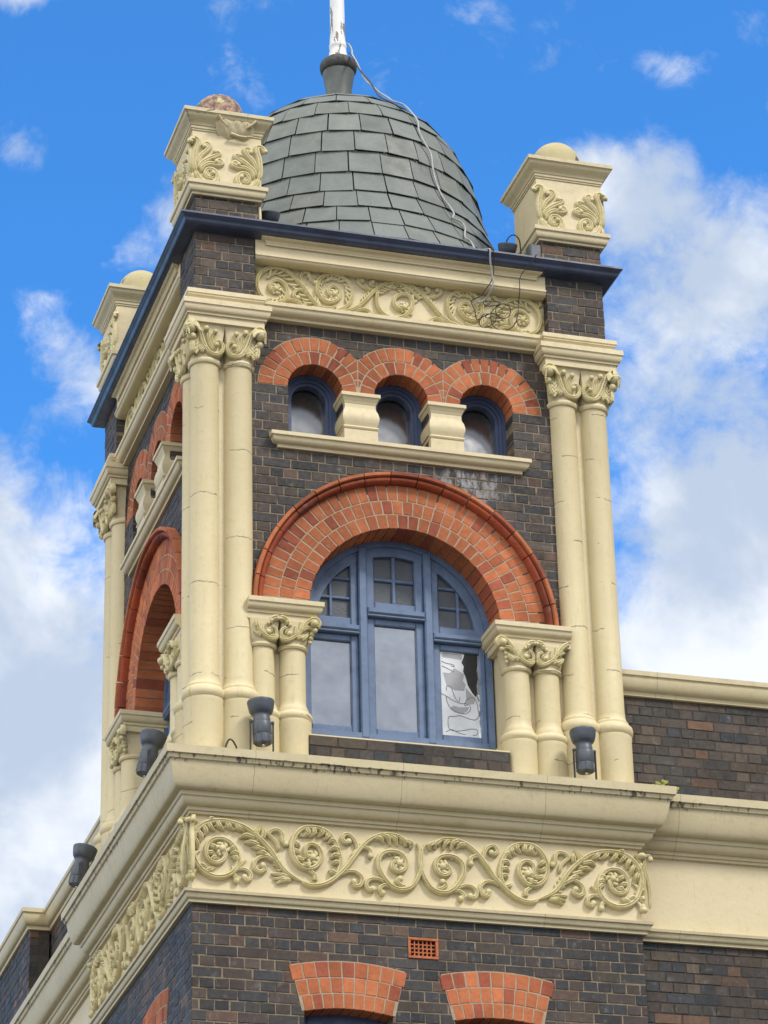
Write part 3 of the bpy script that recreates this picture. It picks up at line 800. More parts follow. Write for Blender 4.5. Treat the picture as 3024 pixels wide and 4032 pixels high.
    # ---- frieze between the piers
    fz = MB(face); fz.box(.50, 3.20, .108, .30, 3.02, 3.50)
    fo = fz.build('upper_frieze', M['cream'], B)
    orn = MB(face); scroll_band(orn, UF, 1.85, .108, .0185, 1.15, UC); fo2 = orn.build('scroll_ornament', M['ornament'], fo, smooth=55)
    bd = MB(face)
    prof = [(-.3, 3.72), (.07, 3.72), (.07, 3.708), (.102, 3.706)]
    bd.box(.535, 3.163, .0, .32, 3.525, 3.705)
    bd.build('fascia_band', M['cream'], B)
    b2 = MB(face)
    prof = [(-.05, 3.70), (.060, 3.70), (.060, 3.676), (.052, 3.672)]+arc(.048, 3.668, .022, 3.642, 'cavetto', 5)+[(.018, 3.638), (.018, 3.622), (-.05, 3.62)]
    b2.sweep([(.64, .10), (.64, .0), (3.06, .0), (3.06, .10)], prof)
    prof = [(-.02, 3.53), (.022, 3.528), (.022, 3.512), (.014, 3.508)]+arc(.012, 3.506, -.03, 3.475, 'ovolo', 5)+[(-.12, 3.470), (-.12, 3.53)]
    b2.sweep([(.536, .0), (3.162, .0)], prof)
    b2.build('band_moulding', M['cream'], B, smooth=30)
    st = MB(face)
    prof = [(-.10, 3.078), (.135, 3.066), (.135, 3.032), (.126, 3.027)]+arc(.122, 3.023, .070, 2.966, 'ovolo', 8)+[(.062, 2.963), (.062, 2.938), (-.05, 2.934)]
    st.sweep([(.50, .108), (3.22, .108)], prof)
    st.build('string_course', M['cream'], B, smooth=30)
    # ---- the storey below the cornice
    lw = MB(face); lm = MB(face)
    def ex2(z):
        ex = []
        for c in LOWW:
            if z < -3.10:
                ex.append((c-.355, c+.355))
            elif z < -2.76: ex.append((c-.385, c+.385))
        if not left and -2.66 < z < -2.485: ex.append((1.728, 1.978))
        return ex
    brick_field(lw, lm, .004, W, -2.315-19*ROW, -2.315, .0, ex2, depth=.22, ph=0, back=.24)
    lw.build('lower_wall', M['dark_brick'], B, tones=True, also=[(lm, M['mortar'])])
    for c in LOWW:
        ring = MB(face); rr = 1.62; zc = -3.105-rr; half = math.asin(.352/rr)
        a0 = math.pi/2+half; a1 = math.pi/2-half
        rows = [(rr, rr+.128), (rr+.128, rr+.254), (rr+.254, rr+.382)]
        for q, (r0, r1) in enumerate(rows):
            e = .012*q
            voussoirs(ring, c, zc, r0, r1, 9, a0+e, a1-e, -.006, .23 if q == 0 else .1)
        mm = MB(face); annulus(mm, c, zc, rr+.012, rr+.386, a1-.012, a0+.012, -.0035, .22, 12)
        ring.build('window_arch', M['orange_brick'], B, tones=True, also=[(mm, M['mortar_pale'])])
        f = MB(face)
        for x0, x1, za, zb in ((c-.36, c-.29, -5.2, -3.1), (c+.29, c+.36, -5.2, -3.1), (c-.29, c+.29, -3.25, -3.09), (c-.29, c+.29, -5.2, -5.1), (c-.29, c+.29, -4.22, -4.16)):
            f.cbox(x0, x1, .17, .26, za, zb, .006)
        fo = f.build('lower_window', M['navy'], B); g = MB(face); g.box(c-.3, c+.3, .22, .235, -5.15, -3.2); g.build('pane', M['glass'], fo)

def bell(mb, cx, cy, r0, z0, z1, h, us=0, n=32):
    """capital bell: a round shaft opening into a square block"""
    vs = []; fs = []; K = 9
    for k in range(K+1):
        t = k/K; z = z0+(z1-z0)*t; q = t**1.9; rr = r0+(h-r0)*q
        e = 2+t*10
        for i in range(n):
            a = 2*math.pi*i/n; c, s_ = math.cos(a), math.sin(a)
            m = (abs(c)**e+abs(s_)**e)**(-1/e)
            vs.append((cx+rr*c*m, cy+rr*s_*m, z))
    for k in range(K):
        for i in range(n): fs.append((k*n+i, k*n+(i+1) % n, (k+1)*n+(i+1) % n, (k+1)*n+i))
    fs += [tuple(range(n-1, -1, -1)), tuple(range(K*n, (K+1)*n))]
    mb.add(vs, fs)

def lobes(mb, pts, d, w, n, t0, t1, side, ln, seed=0):
    """acanthus lobes along one side of a stem"""
    P = [Vector(p) for p in pts]
    L = [0]
    for i in range(1, len(P)): L.append(L[-1]+(P[i]-P[i-1]).length)
    for k in range(n):
        s = L[-1]*(t0+(t1-t0)*(k+.5)/n); i = max(1, next((j for j in range(len(L)) if L[j] >= s), len(L)-1))
        f = (s-L[i-1])/max(1e-6, L[i]-L[i-1]); q = P[i-1]+(P[i]-P[i-1])*f; e = (P[i]-P[i-1]).normalized()
        sd = Vector((-e.y, e.x))*side
        l = ln*rnd.uniform(.85, 1.12)
        a = q-e*l*.10; b = q+sd*l*.42+e*l*.10; c = q+sd*l*.80+e*l*.42; g = q+sd*l*.86+e*l*.72
        mb.stroke([tuple(a), tuple(b), tuple(c), tuple(g)], (w*.9, w*1.0, w*.6), h=1.15, d=d, sub=3, lift=.003+.004*(k % 2), ridges=False, taper=(0, .3))
def scroll_band(mb, data, mirror, d, w, dens, extra=None):
    def one(nm, q, mir):
        big = nm in ('a_main', 'b_ring', 'b_stem', 'c_ring', 'c_stem', 'b_low')
        leaf = 'leaf' in nm
        if nm.startswith('corner'): wd = (w*.7, w*.8, w*.7)
        elif big: wd = (w*1.15, w*1.25, w*.95) if nm == 'a_main' else (w*1.0, w*1.2, w*.95)
        elif leaf: wd = (w*.8, w*1.05, w*.5)
        else: wd = (w*.85, w*1.0, w*1.05)
        Q = mb.stroke(q, wd, h=1.3, taper=(.05, .1), d=d, sub=4, lift=.004)
        Qt = [tuple(p) for p in Q]
        end = Q[-1]
        if nm in ('a_main', 'b_ring', 'c_ring'):
            # rosette in the eye of the scroll
            mb.ball(end.x, d-.022, end.y, w*1.5, 8, 5, (1, .8, 1))
            for k in range(6):
                a = k*1.05+.4; mb.stroke([(end.x+math.cos(a)*w*.5, end.y+math.sin(a)*w*.5), (end.x+math.cos(a+.35)*w*2.0, end.y+math.sin(a+.35)*w*2.0), (end.x+math.cos(a+.9)*w*2.9, end.y+math.sin(a+.9)*w*2.9)],
                          (w*.6, w*.9, w*.5), h=.8, d=d, sub=3, lift=.012, ridges=False)
            u = w/.0205*(.75 if data is LF else 1.35); lw = w*(.6 if data is LF else .75)
            if nm == 'a_main':
                lobes(mb, Qt, d, lw, 8, .14, .43, mir, .074*u); lobes(mb, Qt, d, lw, 5, .045, .14, mir, .066*u); lobes(mb, Qt, d, lw, 3, .07, .125, -mir, .05*u)
                lobes(mb, Qt, d, lw*.8, 5, .17, .38, -mir, .030*u); lobes(mb, Qt, d, lw*.85, 6, .63, .80, mir, .042*u); lobes(mb, Qt, d, lw*.8, 4, .46, .60, -mir, .028*u)
            elif nm == 'b_ring':
                lobes(mb, Qt, d, lw, 5, .12, .29, mir, .052*u); lobes(mb, Qt, d, lw, 5, .31, .46, mir, .060*u); lobes(mb, Qt, d, lw, 5, .49, .64, mir, .044*u); lobes(mb, Qt, d, lw, 4, .66, .78, mir, .034*u)
            else:
                lobes(mb, Qt, d, lw, 4, .60, .76, -mir, .040*u); lobes(mb, Qt, d, lw, 4, .38, .52, -mir, .028*u)
        elif nm == 'b_stem':
            u = w/.0205*(.75 if data is LF else 1.35); lw = w*(.6 if data is LF else .75)
            lobes(mb, Qt, d, lw, 6, .66, .97, -mir, .058*u); lobes(mb, Qt, d, lw*.8, 4, .42, .60, mir, .034*u); lobes(mb, Qt, d, lw*.8, 3, .68, .9, mir, .026*u)
        elif nm == 'c_stem': lobes(mb, Qt, d, w*.66, 6, .2, .9, -mir, .05*w/.0205)
        elif ('curl' in nm) or ('sprig' in nm) or nm == 'c_bud' or nm == 'corner1': mb.ball(end.x, d-.018, end.y, w*1.3, 8, 5, (1, .8, 1))
    if data is LF:
        for k, q in enumerate(LL):
            for mir in (1, -1):
                mb.stroke([(2*mirror-a if mir < 0 else a, b) for a, b in q], (w*.95, w*1.22, w*.45), h=1.4, d=d, sub=4, lift=.004+.003*(k % 3), taper=(.1, .35))
    for nm, pts in data.items():
        one(nm, pts, 1); one(nm, [(2*mirror-a, b) for a, b in pts], -1)
    if extra:
        for nm, pts in extra.items(): one(nm, pts, 1)

def build_big_window(face):
    f = MB(face); R = .826
    zc = lambda x, r: AZ+math.sqrt(max(0, r*r-(x-AX)**2))
    # fixed frame: arched head, side posts, two mullions, transoms, bottom rail
    annulus(f, AX, AZ, .775, R, 0, math.pi, .352, .48, 48)
    for x0, x1 in ((AX-R, AX-.775), (AX+.775, AX+R)): f.box(x0, x1, .352, .48, -.84, AZ)
    for x0, x1 in ((1.494, 1.566), (2.066, 2.136)):
        f.cbox(x0, x1, .340, .48, -.70, zc((x0+x1)/2, .80), .010)
    f.box(1.05, 2.59, .346, .48, -.84, -.655)
    for x0, x1, za, zb in ((1.046, 1.494, .245, .298), (1.566, 2.066, .418, .474), (2.136, 2.594, .245, .298)):
        f.cbox(x0, x1, .326, .48, za, zb, .012); f.cbox(x0, x1, .338, .48, za-.022, za, .006)
    o = f.build('big_window', M['blue'], B, smooth=30)
    # sashes: lower lights
    for k, (x0, x1, zt) in enumerate(((1.046, 1.494, .222), (1.566, 2.066, .396), (2.136, 2.594, .222))):
        s = MB(face); a = .066 if k != 1 else .070
        xa = x0+a*.6 if k == 0 else x0+a; xb = x1-a if k < 2 else x1-a*.75
        s.cbox(x0, xa, .384, .46, -.655, zt, .008); s.cbox(xb, x1, .384, .46, -.655, zt, .008)
        s.cbox(xa, xb, .384, .46, zt-.058, zt, .008); s.cbox(xa, xb, .384, .46, -.655, -.590, .008)
        so = s.build('sash', M['blue'], o, smooth=30)
        g = MB(face); g.box(xa-.01, xb+.01, .412, .420, -.60, zt-.04)
        g.build('pane', M['glass'] if k < 2 else M['glass_warped'], o)
    # upper lights with small panes
    s = MB(face); r = .70
    annulus(s, AX, AZ, .695, .778, math.asin(.02/.74), math.pi-.03, .376, .46, 48)
    for x0, x1 in ((1.566, 1.640), (1.992, 2.066), (1.430, 1.494), (2.136, 2.200)): s.cbox(x0, x1, .3785, .458, .298 if (x0 < 1.5 or x0 > 2.1) else .474, zc((x0+x1)/2, .735), .008)
    s.cbox(1.640, 1.992, .3805, .456, .474, .545, .008)
    for i in range(8):   # the slightly arched head of the middle light
        xa = 1.640+i*.044; xb = xa+.044; xm = (xa+xb)/2
        s.box(xa, xb, .381, .454, .945+.03*math.cos((xm-1.816)/.18*1.2), zc(xm, .735))
    for x0, x1 in ((1.06, 1.430), (2.200, 2.58)): s.cbox(x0, x1, .3805, .46, .298, .378, .008)
    s.build('sash', M['blue'], o, smooth=30)
    mu = MB(face)
    mu.cbox(1.799, 1.833, .392, .44, .545, .98, .008); mu.cbox(1.640, 1.992, .395, .44, .745, .775, .008)
    mu.build('glazing_bar', M['blue'], o, smooth=30)
    for sx in (-1, 1):
        mu = MB(face); x = AX+sx*.556; mu.cbox(x-.014, x+.014, .392, .44, .378, zc(x, .71), .008)
        for z in (.560, .738):
            h = math.sqrt(.71**2-(z-AZ)**2); xa, xb = sorted((AX+sx*h, AX+sx*.385)); mu.cbox(xa, xb, .395, .44, z-.013, z+.013, .008)
        mu.build('glazing_bar', M['blue'], o, smooth=30)
    g = MB(face); pts = [(AX+.74*math.cos(t*math.pi/32), AZ+.03+.73*math.sin(t*math.pi/32)) for t in range(33)]
    g.poly(pts, .418, .426, .001); g.build('upper_pane', M['glass_obscure'], o)
    rm = MB(face); rm.box(.9, 2.74, .50, .52, -.75, 1.15); rm.build('backing_board', M['dark_room'], o)
    if face == 'front':
        # warped reflection painted as a pale film inside the right-hand light
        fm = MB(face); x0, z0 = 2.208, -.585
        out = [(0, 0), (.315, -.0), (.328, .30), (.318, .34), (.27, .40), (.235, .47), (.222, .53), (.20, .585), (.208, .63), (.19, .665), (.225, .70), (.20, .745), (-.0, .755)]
        fm.poly([(x0+a, z0+b) for a, b in out], .409, .4112, .0004); fo = fm.build('painted_reflection', M['reflection_sheet'], o)
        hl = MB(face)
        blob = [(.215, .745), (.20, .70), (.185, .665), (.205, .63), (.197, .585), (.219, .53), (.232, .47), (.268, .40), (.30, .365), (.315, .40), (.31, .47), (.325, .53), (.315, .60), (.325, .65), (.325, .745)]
        hl.poly([(x0+a, z0+b) for a, b in blob], .4085, .4105, .0004); hl.build('dark_patch', M['black'], fo)  # dark patch of the pane, laid on as a black sheet
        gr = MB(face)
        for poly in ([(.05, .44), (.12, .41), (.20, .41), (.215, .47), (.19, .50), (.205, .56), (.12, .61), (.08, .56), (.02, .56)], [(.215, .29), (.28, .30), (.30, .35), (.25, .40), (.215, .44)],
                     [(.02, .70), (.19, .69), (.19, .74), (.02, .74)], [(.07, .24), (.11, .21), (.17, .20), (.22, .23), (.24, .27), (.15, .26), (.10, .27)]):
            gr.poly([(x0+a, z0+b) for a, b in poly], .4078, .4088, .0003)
        gr.build('grey_reflection_patch', MG, fo)  # grey parts of the painted reflection
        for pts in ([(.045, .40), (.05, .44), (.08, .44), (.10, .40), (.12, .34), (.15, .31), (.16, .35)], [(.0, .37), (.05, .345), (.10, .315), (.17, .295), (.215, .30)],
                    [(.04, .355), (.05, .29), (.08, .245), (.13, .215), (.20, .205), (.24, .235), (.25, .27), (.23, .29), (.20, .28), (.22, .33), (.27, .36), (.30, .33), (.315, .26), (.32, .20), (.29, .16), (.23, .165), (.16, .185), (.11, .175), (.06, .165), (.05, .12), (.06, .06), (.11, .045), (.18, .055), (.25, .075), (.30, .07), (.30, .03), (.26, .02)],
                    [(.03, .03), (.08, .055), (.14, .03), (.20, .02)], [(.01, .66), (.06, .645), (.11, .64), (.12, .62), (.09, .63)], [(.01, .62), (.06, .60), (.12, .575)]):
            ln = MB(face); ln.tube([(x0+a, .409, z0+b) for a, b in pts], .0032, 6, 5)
            ln.build('dark_streak', M['line'], fo, smooth=60)  # wavy dark lines of the painted reflection
MG = mat_simple('grey_reflection', (.36, .36, .38), .3, .2, 8)  # grey tone of the painted pane reflection

build_face('front'); build_face('left')

# ------------------------------------------------------------------ corner columns and their capitals
def big_column(cx, cy):
    k = MB()
    k.lathe(cx, cy, [(.165, -1.15), (.165, -.655), (.168, -.64), (.168, -.615), (.163, -.610), (.178, -.592), (.182, -.565), (.176, -.535), (.158, -.517), (.150, -.510), (.149, -.492),
                     (.140, -.485), (.128, -.455), (.1235, -.42), (.1235, -.40), (.121, -.39), (.1195, 2.405), (.121, 2.41), (.133, 2.415), (.142, 2.43), (.142, 2.45), (.133, 2.464), (.128, 2.468), (.128, 2.49)], 44)
    return k.build('column', M['column'], B, smooth=35)
def pier(cx, cy, sx, sy):
    """three columns round a corner; sx, sy point from the corner into the tower"""
    a, b = .12, .404
    for p, q in ((a, a), (b, a), (a, b)): big_column(cx+sx*p, cy+sy*q)
    core = MB(); 
    def bx(x0, x1, y0, y1, z0, z1):
        xs = sorted((cx+sx*x0, cx+sx*x1)); ys = sorted((cy+sy*y0, cy+sy*y1)); core.box(xs[0], xs[1], ys[0], ys[1], z0, z1)
    bx(.10, .52, .125, .52, -1.15, 2.78); bx(.125, .30, .10, .5, -1.15, 2.78)
    core.build('pier_core', M['cream'], B)
    cap = MB()
    P = lambda x, y: (cx+sx*x, cy+sy*y)
    path = [P(.11, .535), P(0, .535), P(0, 0), P(.535, 0), P(.535, .11)]
    if sx*sy < 0: path = path[::-1]
    prof = [(-.1, 3.08), (.074, 3.076), (.076, 3.036), (.068, 3.030), (.068, 3.018), (.052, 3.000), (.050, 2.972), (.112, 2.962), (.114, 2.915), (.106, 2.910)] + \
           arc(.104, 2.906, .080, 2.852, 'ovolo', 7)+[(.076, 2.848), (.076, 2.832), (.060, 2.828), (.060, 2.768), (-.1, 2.766)]
    cap.sweep(path, prof)
    def cb(x0, x1, y0, y1, z0, z1):
        xs = sorted((cx+sx*x0, cx+sx*x1)); ys = sorted((cy+sy*y0, cy+sy*y1)); cap.box(xs[0], xs[1], ys[0], ys[1], z0, z1)
    cb(-.04, .54, -.04, .3, 2.77, 3.06); cb(-.04, .3, .29, .54, 2.77, 3.062)
    for p, q in ((a, a), (b, a), (a, b)): bell(cap, cx+sx*p, cy+sy*q, .128, 2.465, 2.768, .152)
    co = cap.build('capital', M['cream'], B, smooth=30)
    orn = MB()
    # leaf work on the two outer faces: front face and side face share one drawing
    tmp = MB(); C0 = .2625
    surf = lambda u, z: -.009-(max(0, z-2.47)/.30)**1.9*.024
    for mir in (1, -1):
        for nm, pts in CA.items():
            q = [(C0+mir*(p_-C0), z_) for p_, z_ in pts]
            wd = {'scroll': (.014, .025, .028), 'stem1': (.017, .020, .018), 'stem2': (.016, .018, .016)}.get(nm, (.025, .022, .011))
            tmp.stroke(q, wd, h=1.15, taper=(.12, .2), surf=surf, lift=-.002, sub=4)
        e = CA['stem1'][-1]; tmp.ball(C0+mir*(e[0]-C0), surf(*e)-.03, e[1]+.004, .026)
        e = CA['stem2'][-1]; tmp.ball(C0+mir*(e[0]-C0), surf(*e)-.026, e[1], .023)
        tmp.ball(C0+mir*.075, surf(0, 2.59)-.02, 2.575, .022)
        cx2 = C0+mir*.30
        tmp.ball(cx2, -.045, 2.705, .052, 10, 6); tmp.ball(cx2-mir*.0, -.02, 2.625, .034)
        for t in range(5):
            ang = .5+t*.5; tmp.stroke([(cx2-mir*.07, 2.66+.012*t), (cx2-mir*.04, 2.70+.012*t), (cx2+mir*.02, 2.715-.004*t), (cx2+mir*.042, 2.70-.02*t)], (.010, .013, .007), h=.9, d=-.082+.006*t, sub=3, ridges=False)
        for t in range(4):
            zz = 2.50+.035*t; tmp.stroke([(cx2-mir*.045, zz-.02), (cx2-mir*.07, zz+.015), (cx2-mir*.095+mir*.01*t, zz+.045)], (.014, .014, .006), h=.9, surf=surf, lift=.0, sub=3, ridges=False)
            tmp.ball(cx2-mir*.03, surf(0, zz)-.004, zz, .022, 7, 4)
    k = len(orn.v)
    front = [P(u, d)+(z,) for u, d, z in tmp.v]; side = [P(d, u)+(z,) for u, d, z in tmp.v]
    orn.add(front, tmp.f); orn.add(side, tmp.f)
    orn.build('leaf_ornament', M['ornament'], co, smooth=50)
    # brick above the capital, up to the gutter, and its continuation under the pinnacle
def pier_brick(cx, cy, sx, sy, top=True):
    br = MB(); mo = MB()
    for face in ('front', 'left'):
        t = MB(); tm = MB()
        brick_field(t, tm, .006, .528, 3.075, 3.075+7*ROW, .0, None, depth=.09, tone=brown_tone if False else dark_tone, ph=0 if face == 'front' else 1, back=.30)
        if top: brick_field(t, tm, .006, .556, 3.66, 3.66+5*ROW, .0, None, depth=.09, tone=brown_tone, ph=1 if face == 'front' else 0, back=.30)
        for src, dst in ((t, br), (tm, mo)):
            k = len(dst.v)
            for (u, d, z), c in zip(src.v, src.c):
                x, y = (u, d) if face == 'front' else (d, u)
                dst.v.append((cx+sx*x, cy+sy*y, z)); dst.c.append(c)
            dst.f += [tuple(i+k for i in f) for f in src.f]
    br.build('pier_brickwork', M['dark_brick'], B, tones=True, also=[(mo, M['mortar'])])
CORNERS = ((0, 0, 1, 1), (W, 0, -1, 1), (0, W, 1, -1))
for c in CORNERS: pier(*c); pier_brick(*c)

# ------------------------------------------------------------------ main cornice, ornamented frieze, mouldings
def cornice_profile(): 
    return [(-.30, -1.128), (.268, -1.140), (.264, -1.205), (.246, -1.211), (.246, -1.216), (.240, -1.240), (.224, -1.248), (.222, -1.256)] + \
        [(.222-.072*(t/8)**1.25, -1.256-.200*math.sin(t/8*math.pi/2)**1.1) for t in range(1, 9)] + \
        [(.122, -1.460), (.118, -1.492), (.106, -1.497)]+arc(.104, -1.500, .054, -1.560, 'ovolo', 8)+[(.047, -1.562), (.045, -1.588), (.030, -1.592), (.028, -1.612), (.004, -1.618), (-.30, -1.62)]
def base_profile():
    return [(-.02, -2.225), (.010, -2.226), (.076, -2.240), (.072, -2.262), (.058, -2.267)]+arc(.056, -2.269, .036, -2.310, 'ovolo', 6)+[(.032, -2.313), (.030, -2.334), (-.02, -2.336)]
c = MB(); c.sweep([(.6, W), (0, W), (0, 0), (W, 0), (W, .6)], cornice_profile())
c.box(.1, W-.1, .1, W-.1, -1.30, -1.16)
c.build('cornice', M['cornice'], B, smooth=30)
f = MB(); f.sweep([(.5, W), (0, W), (0, 0), (W, 0), (W, .5)], [(0, -1.60), (0, -2.24), (-.3, -2.24), (-.3, -1.60)])
fz = f.build('frieze', M['cream'], B)
for face in ('front', 'left'):
    o = MB(face); scroll_band(o, LF, 1.85, -.002, .0205, 1.25)
    for mx in (1, -1):
        for q in range(6):
            zz = -2.10+.07*q; x = -.012 if mx > 0 else W+.012
            o.stroke([(x+mx*.012, zz-.03), (x+mx*.030, zz+.02), (x+mx*(.060 if q % 2 else .075), zz+.055)], (.016, .020, .008), h=.9, d=-.006, sub=3, ridges=False)
            o.ball(x, -.014, zz, .026, 7, 4)
        o.ball(-.02 if mx > 0 else W+.02, -.03, -1.675, .042, 9, 5, (1, 1, .7)); o.ball(-.012 if mx > 0 else W+.012, -.02, -2.13, .036, 8, 5, (1, 1, .8))
    o.build('scroll_ornament', M['ornament'], fz, smooth=55)
m = MB(); m.sweep([(.5, W), (0, W), (0, 0), (W, 0), (W, .5)], base_profile())
m.build('base_moulding', M['cornice'], B, smooth=30)

# terracotta air brick
v = MB()
x0, x1, z0, z1 = 1.729, 1.977, -2.657, -2.487
for a, b, p, q in ((x0, x1, z0, z0+.022), (x0, x1, z1-.022, z1), (x0, x0+.022, z0+.022, z1-.022), (x1-.022, x1, z0+.022, z1-.022)): v.cbox(a, b, -.010, .08, p, q, .003)
for i in range(1, 6): xx = x0+.022+(x1-x0-.044)*i/6; v.box(xx-.005, xx+.005, .004, .08, z0+.022, z1-.022)
for i in range(1, 4): zz = z0+.022+(z1-z0-.044)*i/4; v.box(x0+.022, x1-.022, .007, .08, zz-.005, zz+.005)
vo = v.build('air_vent', M['terracotta'], B); h = MB(); h.box(x0+.01, x1-.01, .085, .10, z0+.01, z1-.01); h.build('vent_back', M['dark_room'], vo)

# ------------------------------------------------------------------ gutter, roof deck, dome
g = MB()
prof = [(.02, 3.745), (.120, 3.745), (.128, 3.785), (.147, 3.785), (.148, 3.768), (.138, 3.760)]+[(.136-.045*t/7-.006*math.sin(t/7*2*math.pi), 3.756-.06*t/7) for t in range(8)]+[(.078, 3.690), (.004, 3.672), (-.04, 3.670)]
g.sweep([(0, 0), (W, 0), (W, W), (0, W)], prof, closed=True)
g.build('gutter', M['gutter'], B, smooth=35)
r = MB(); r.box(.0, W, .0, W, 3.68, 3.738); r.build('roof_deck', M['roofdeck'], B)

DOME = [(1.80, 3.90), (1.70, 4.08), (1.56, 4.33), (1.428, 4.60), (1.358, 4.80), (1.318, 4.95), (1.289, 5.159), (1.228, 5.39), (1.116, 5.66), (.996, 5.825), (.864, 5.972), (.70, 6.105), (.45, 6.245), (.10, 6.36)]
def dome():
    mb = MB(); n = 64; cx = cy = W/2
    under = MB(); under.lathe(cx, cy, [(1.80, 3.70)]+[(r-.022, z) for r, z in DOME], 64)
    L = [0]
    for i in range(1, len(DOME)): L.append(L[-1]+math.dist(DOME[i], DOME[i-1]))
    def at(s):
        i = max(1, next((j for j in range(len(L)) if L[j] >= s-1e-9), len(L)-1)); t = (s-L[i-1])/(L[i]-L[i-1])
        return (DOME[i-1][0]+(DOME[i][0]-DOME[i-1][0])*t, DOME[i-1][1]+(DOME[i][1]-DOME[i-1][1])*t)
    # courses read off the photograph as heights at the front of the dome
    s = .0; ex = .262; row = 0; base = (.152, .168, .155)
    while s < L[-1]-.05:
        e = min(ex, L[-1]-s)
        ra, za = at(s); rb, zb = at(min(L[-1], s+e)); rm, zm = at(min(L[-1], s+e*.5))
        num = max(5, round(2*math.pi*(ra+rb)/2/.292)); off = (row*.5+rnd.uniform(-.04, .04))
        tl = Vector((rb-ra, zb-za)).normalized(); nn = Vector((-tl.y, tl.x)); nn = nn if nn.x > 0 else -nn
        for i in range(num):
            k = rnd.uniform(.93, 1.07)*(rnd.choice((.82, .88, 1.10)) if rnd.random() < .10 else 1); t3 = rnd.uniform(-.004, .005); mb.tone = (base[0]*k+t3, base[1]*k, base[2]*k-t3)
            gap = .0060/ra; a0 = (i+off)/num*2*math.pi+gap*rnd.uniform(.5, 1.3); a1 = (i+1+off)/num*2*math.pi-gap*rnd.uniform(.5, 1.3)
            lift = .025+rnd.uniform(-.003, .005); dz = rnd.uniform(-.006, .006)-(.016 if rnd.random() < .04 else 0); vs = []; K = 2
            for kk in range(K+1):
                a = a0+(a1-a0)*kk/K; ca, sa = math.cos(a), math.sin(a)
                ch = math.cos((a1-a0)/2)*1.003 if kk != 1 else 1.0   # each slate is flat, not bent round
                for (r_, z_, o_) in ((ra, za-.012+dz, lift), (ra, za-.012+dz, lift-.007), (rm, zm, .012), (rb, zb, .003)):
                    r2 = r_+nn.x*o_
                    if kk == 1: r2 *= math.cos((a1-a0)/2)
                    vs.append((cx+r2*ca, cy+r2*sa, z_+nn.y*o_))
            fs = []
            for kk in range(K):
                p, q = kk*4, kk*4+4
                fs += [(p+1, p, q, q+1), (p, p+2, q+2, q), (p+2, p+3, q+3, q+2), (p+1, q+1, q+3, p+3)]
            fs += [(0, 1, 3, 2), (8, 10, 11, 9)]
            mb.add(vs, fs)
        s += e; row += 1
    o = mb.build('dome_roof', M['slate'], B, tones=True, also=[(under, M['black'])])
    fn = MB(); fn.lathe(cx, cy, [(.20, 6.30), (.19, 6.36), (.120, 6.40), (.120, 6.52), (.128, 6.62), (.155, 6.79), (.150, 6.80), (.10, 6.80)], 36)
    fn.build('finial_cup', M['lead'], o, smooth=35)
    rg = MB(); rg.lathe(cx, cy, [(.09, 6.795), (.150, 6.797), (.172, 6.82), (.180, 6.85), (.180, 6.88), (.168, 6.91), (.145, 6.935), (.115, 6.945), (.08, 6.95)], 36)
    rg.build('finial_ring', M['lead_dark'], o, smooth=50)
dome()

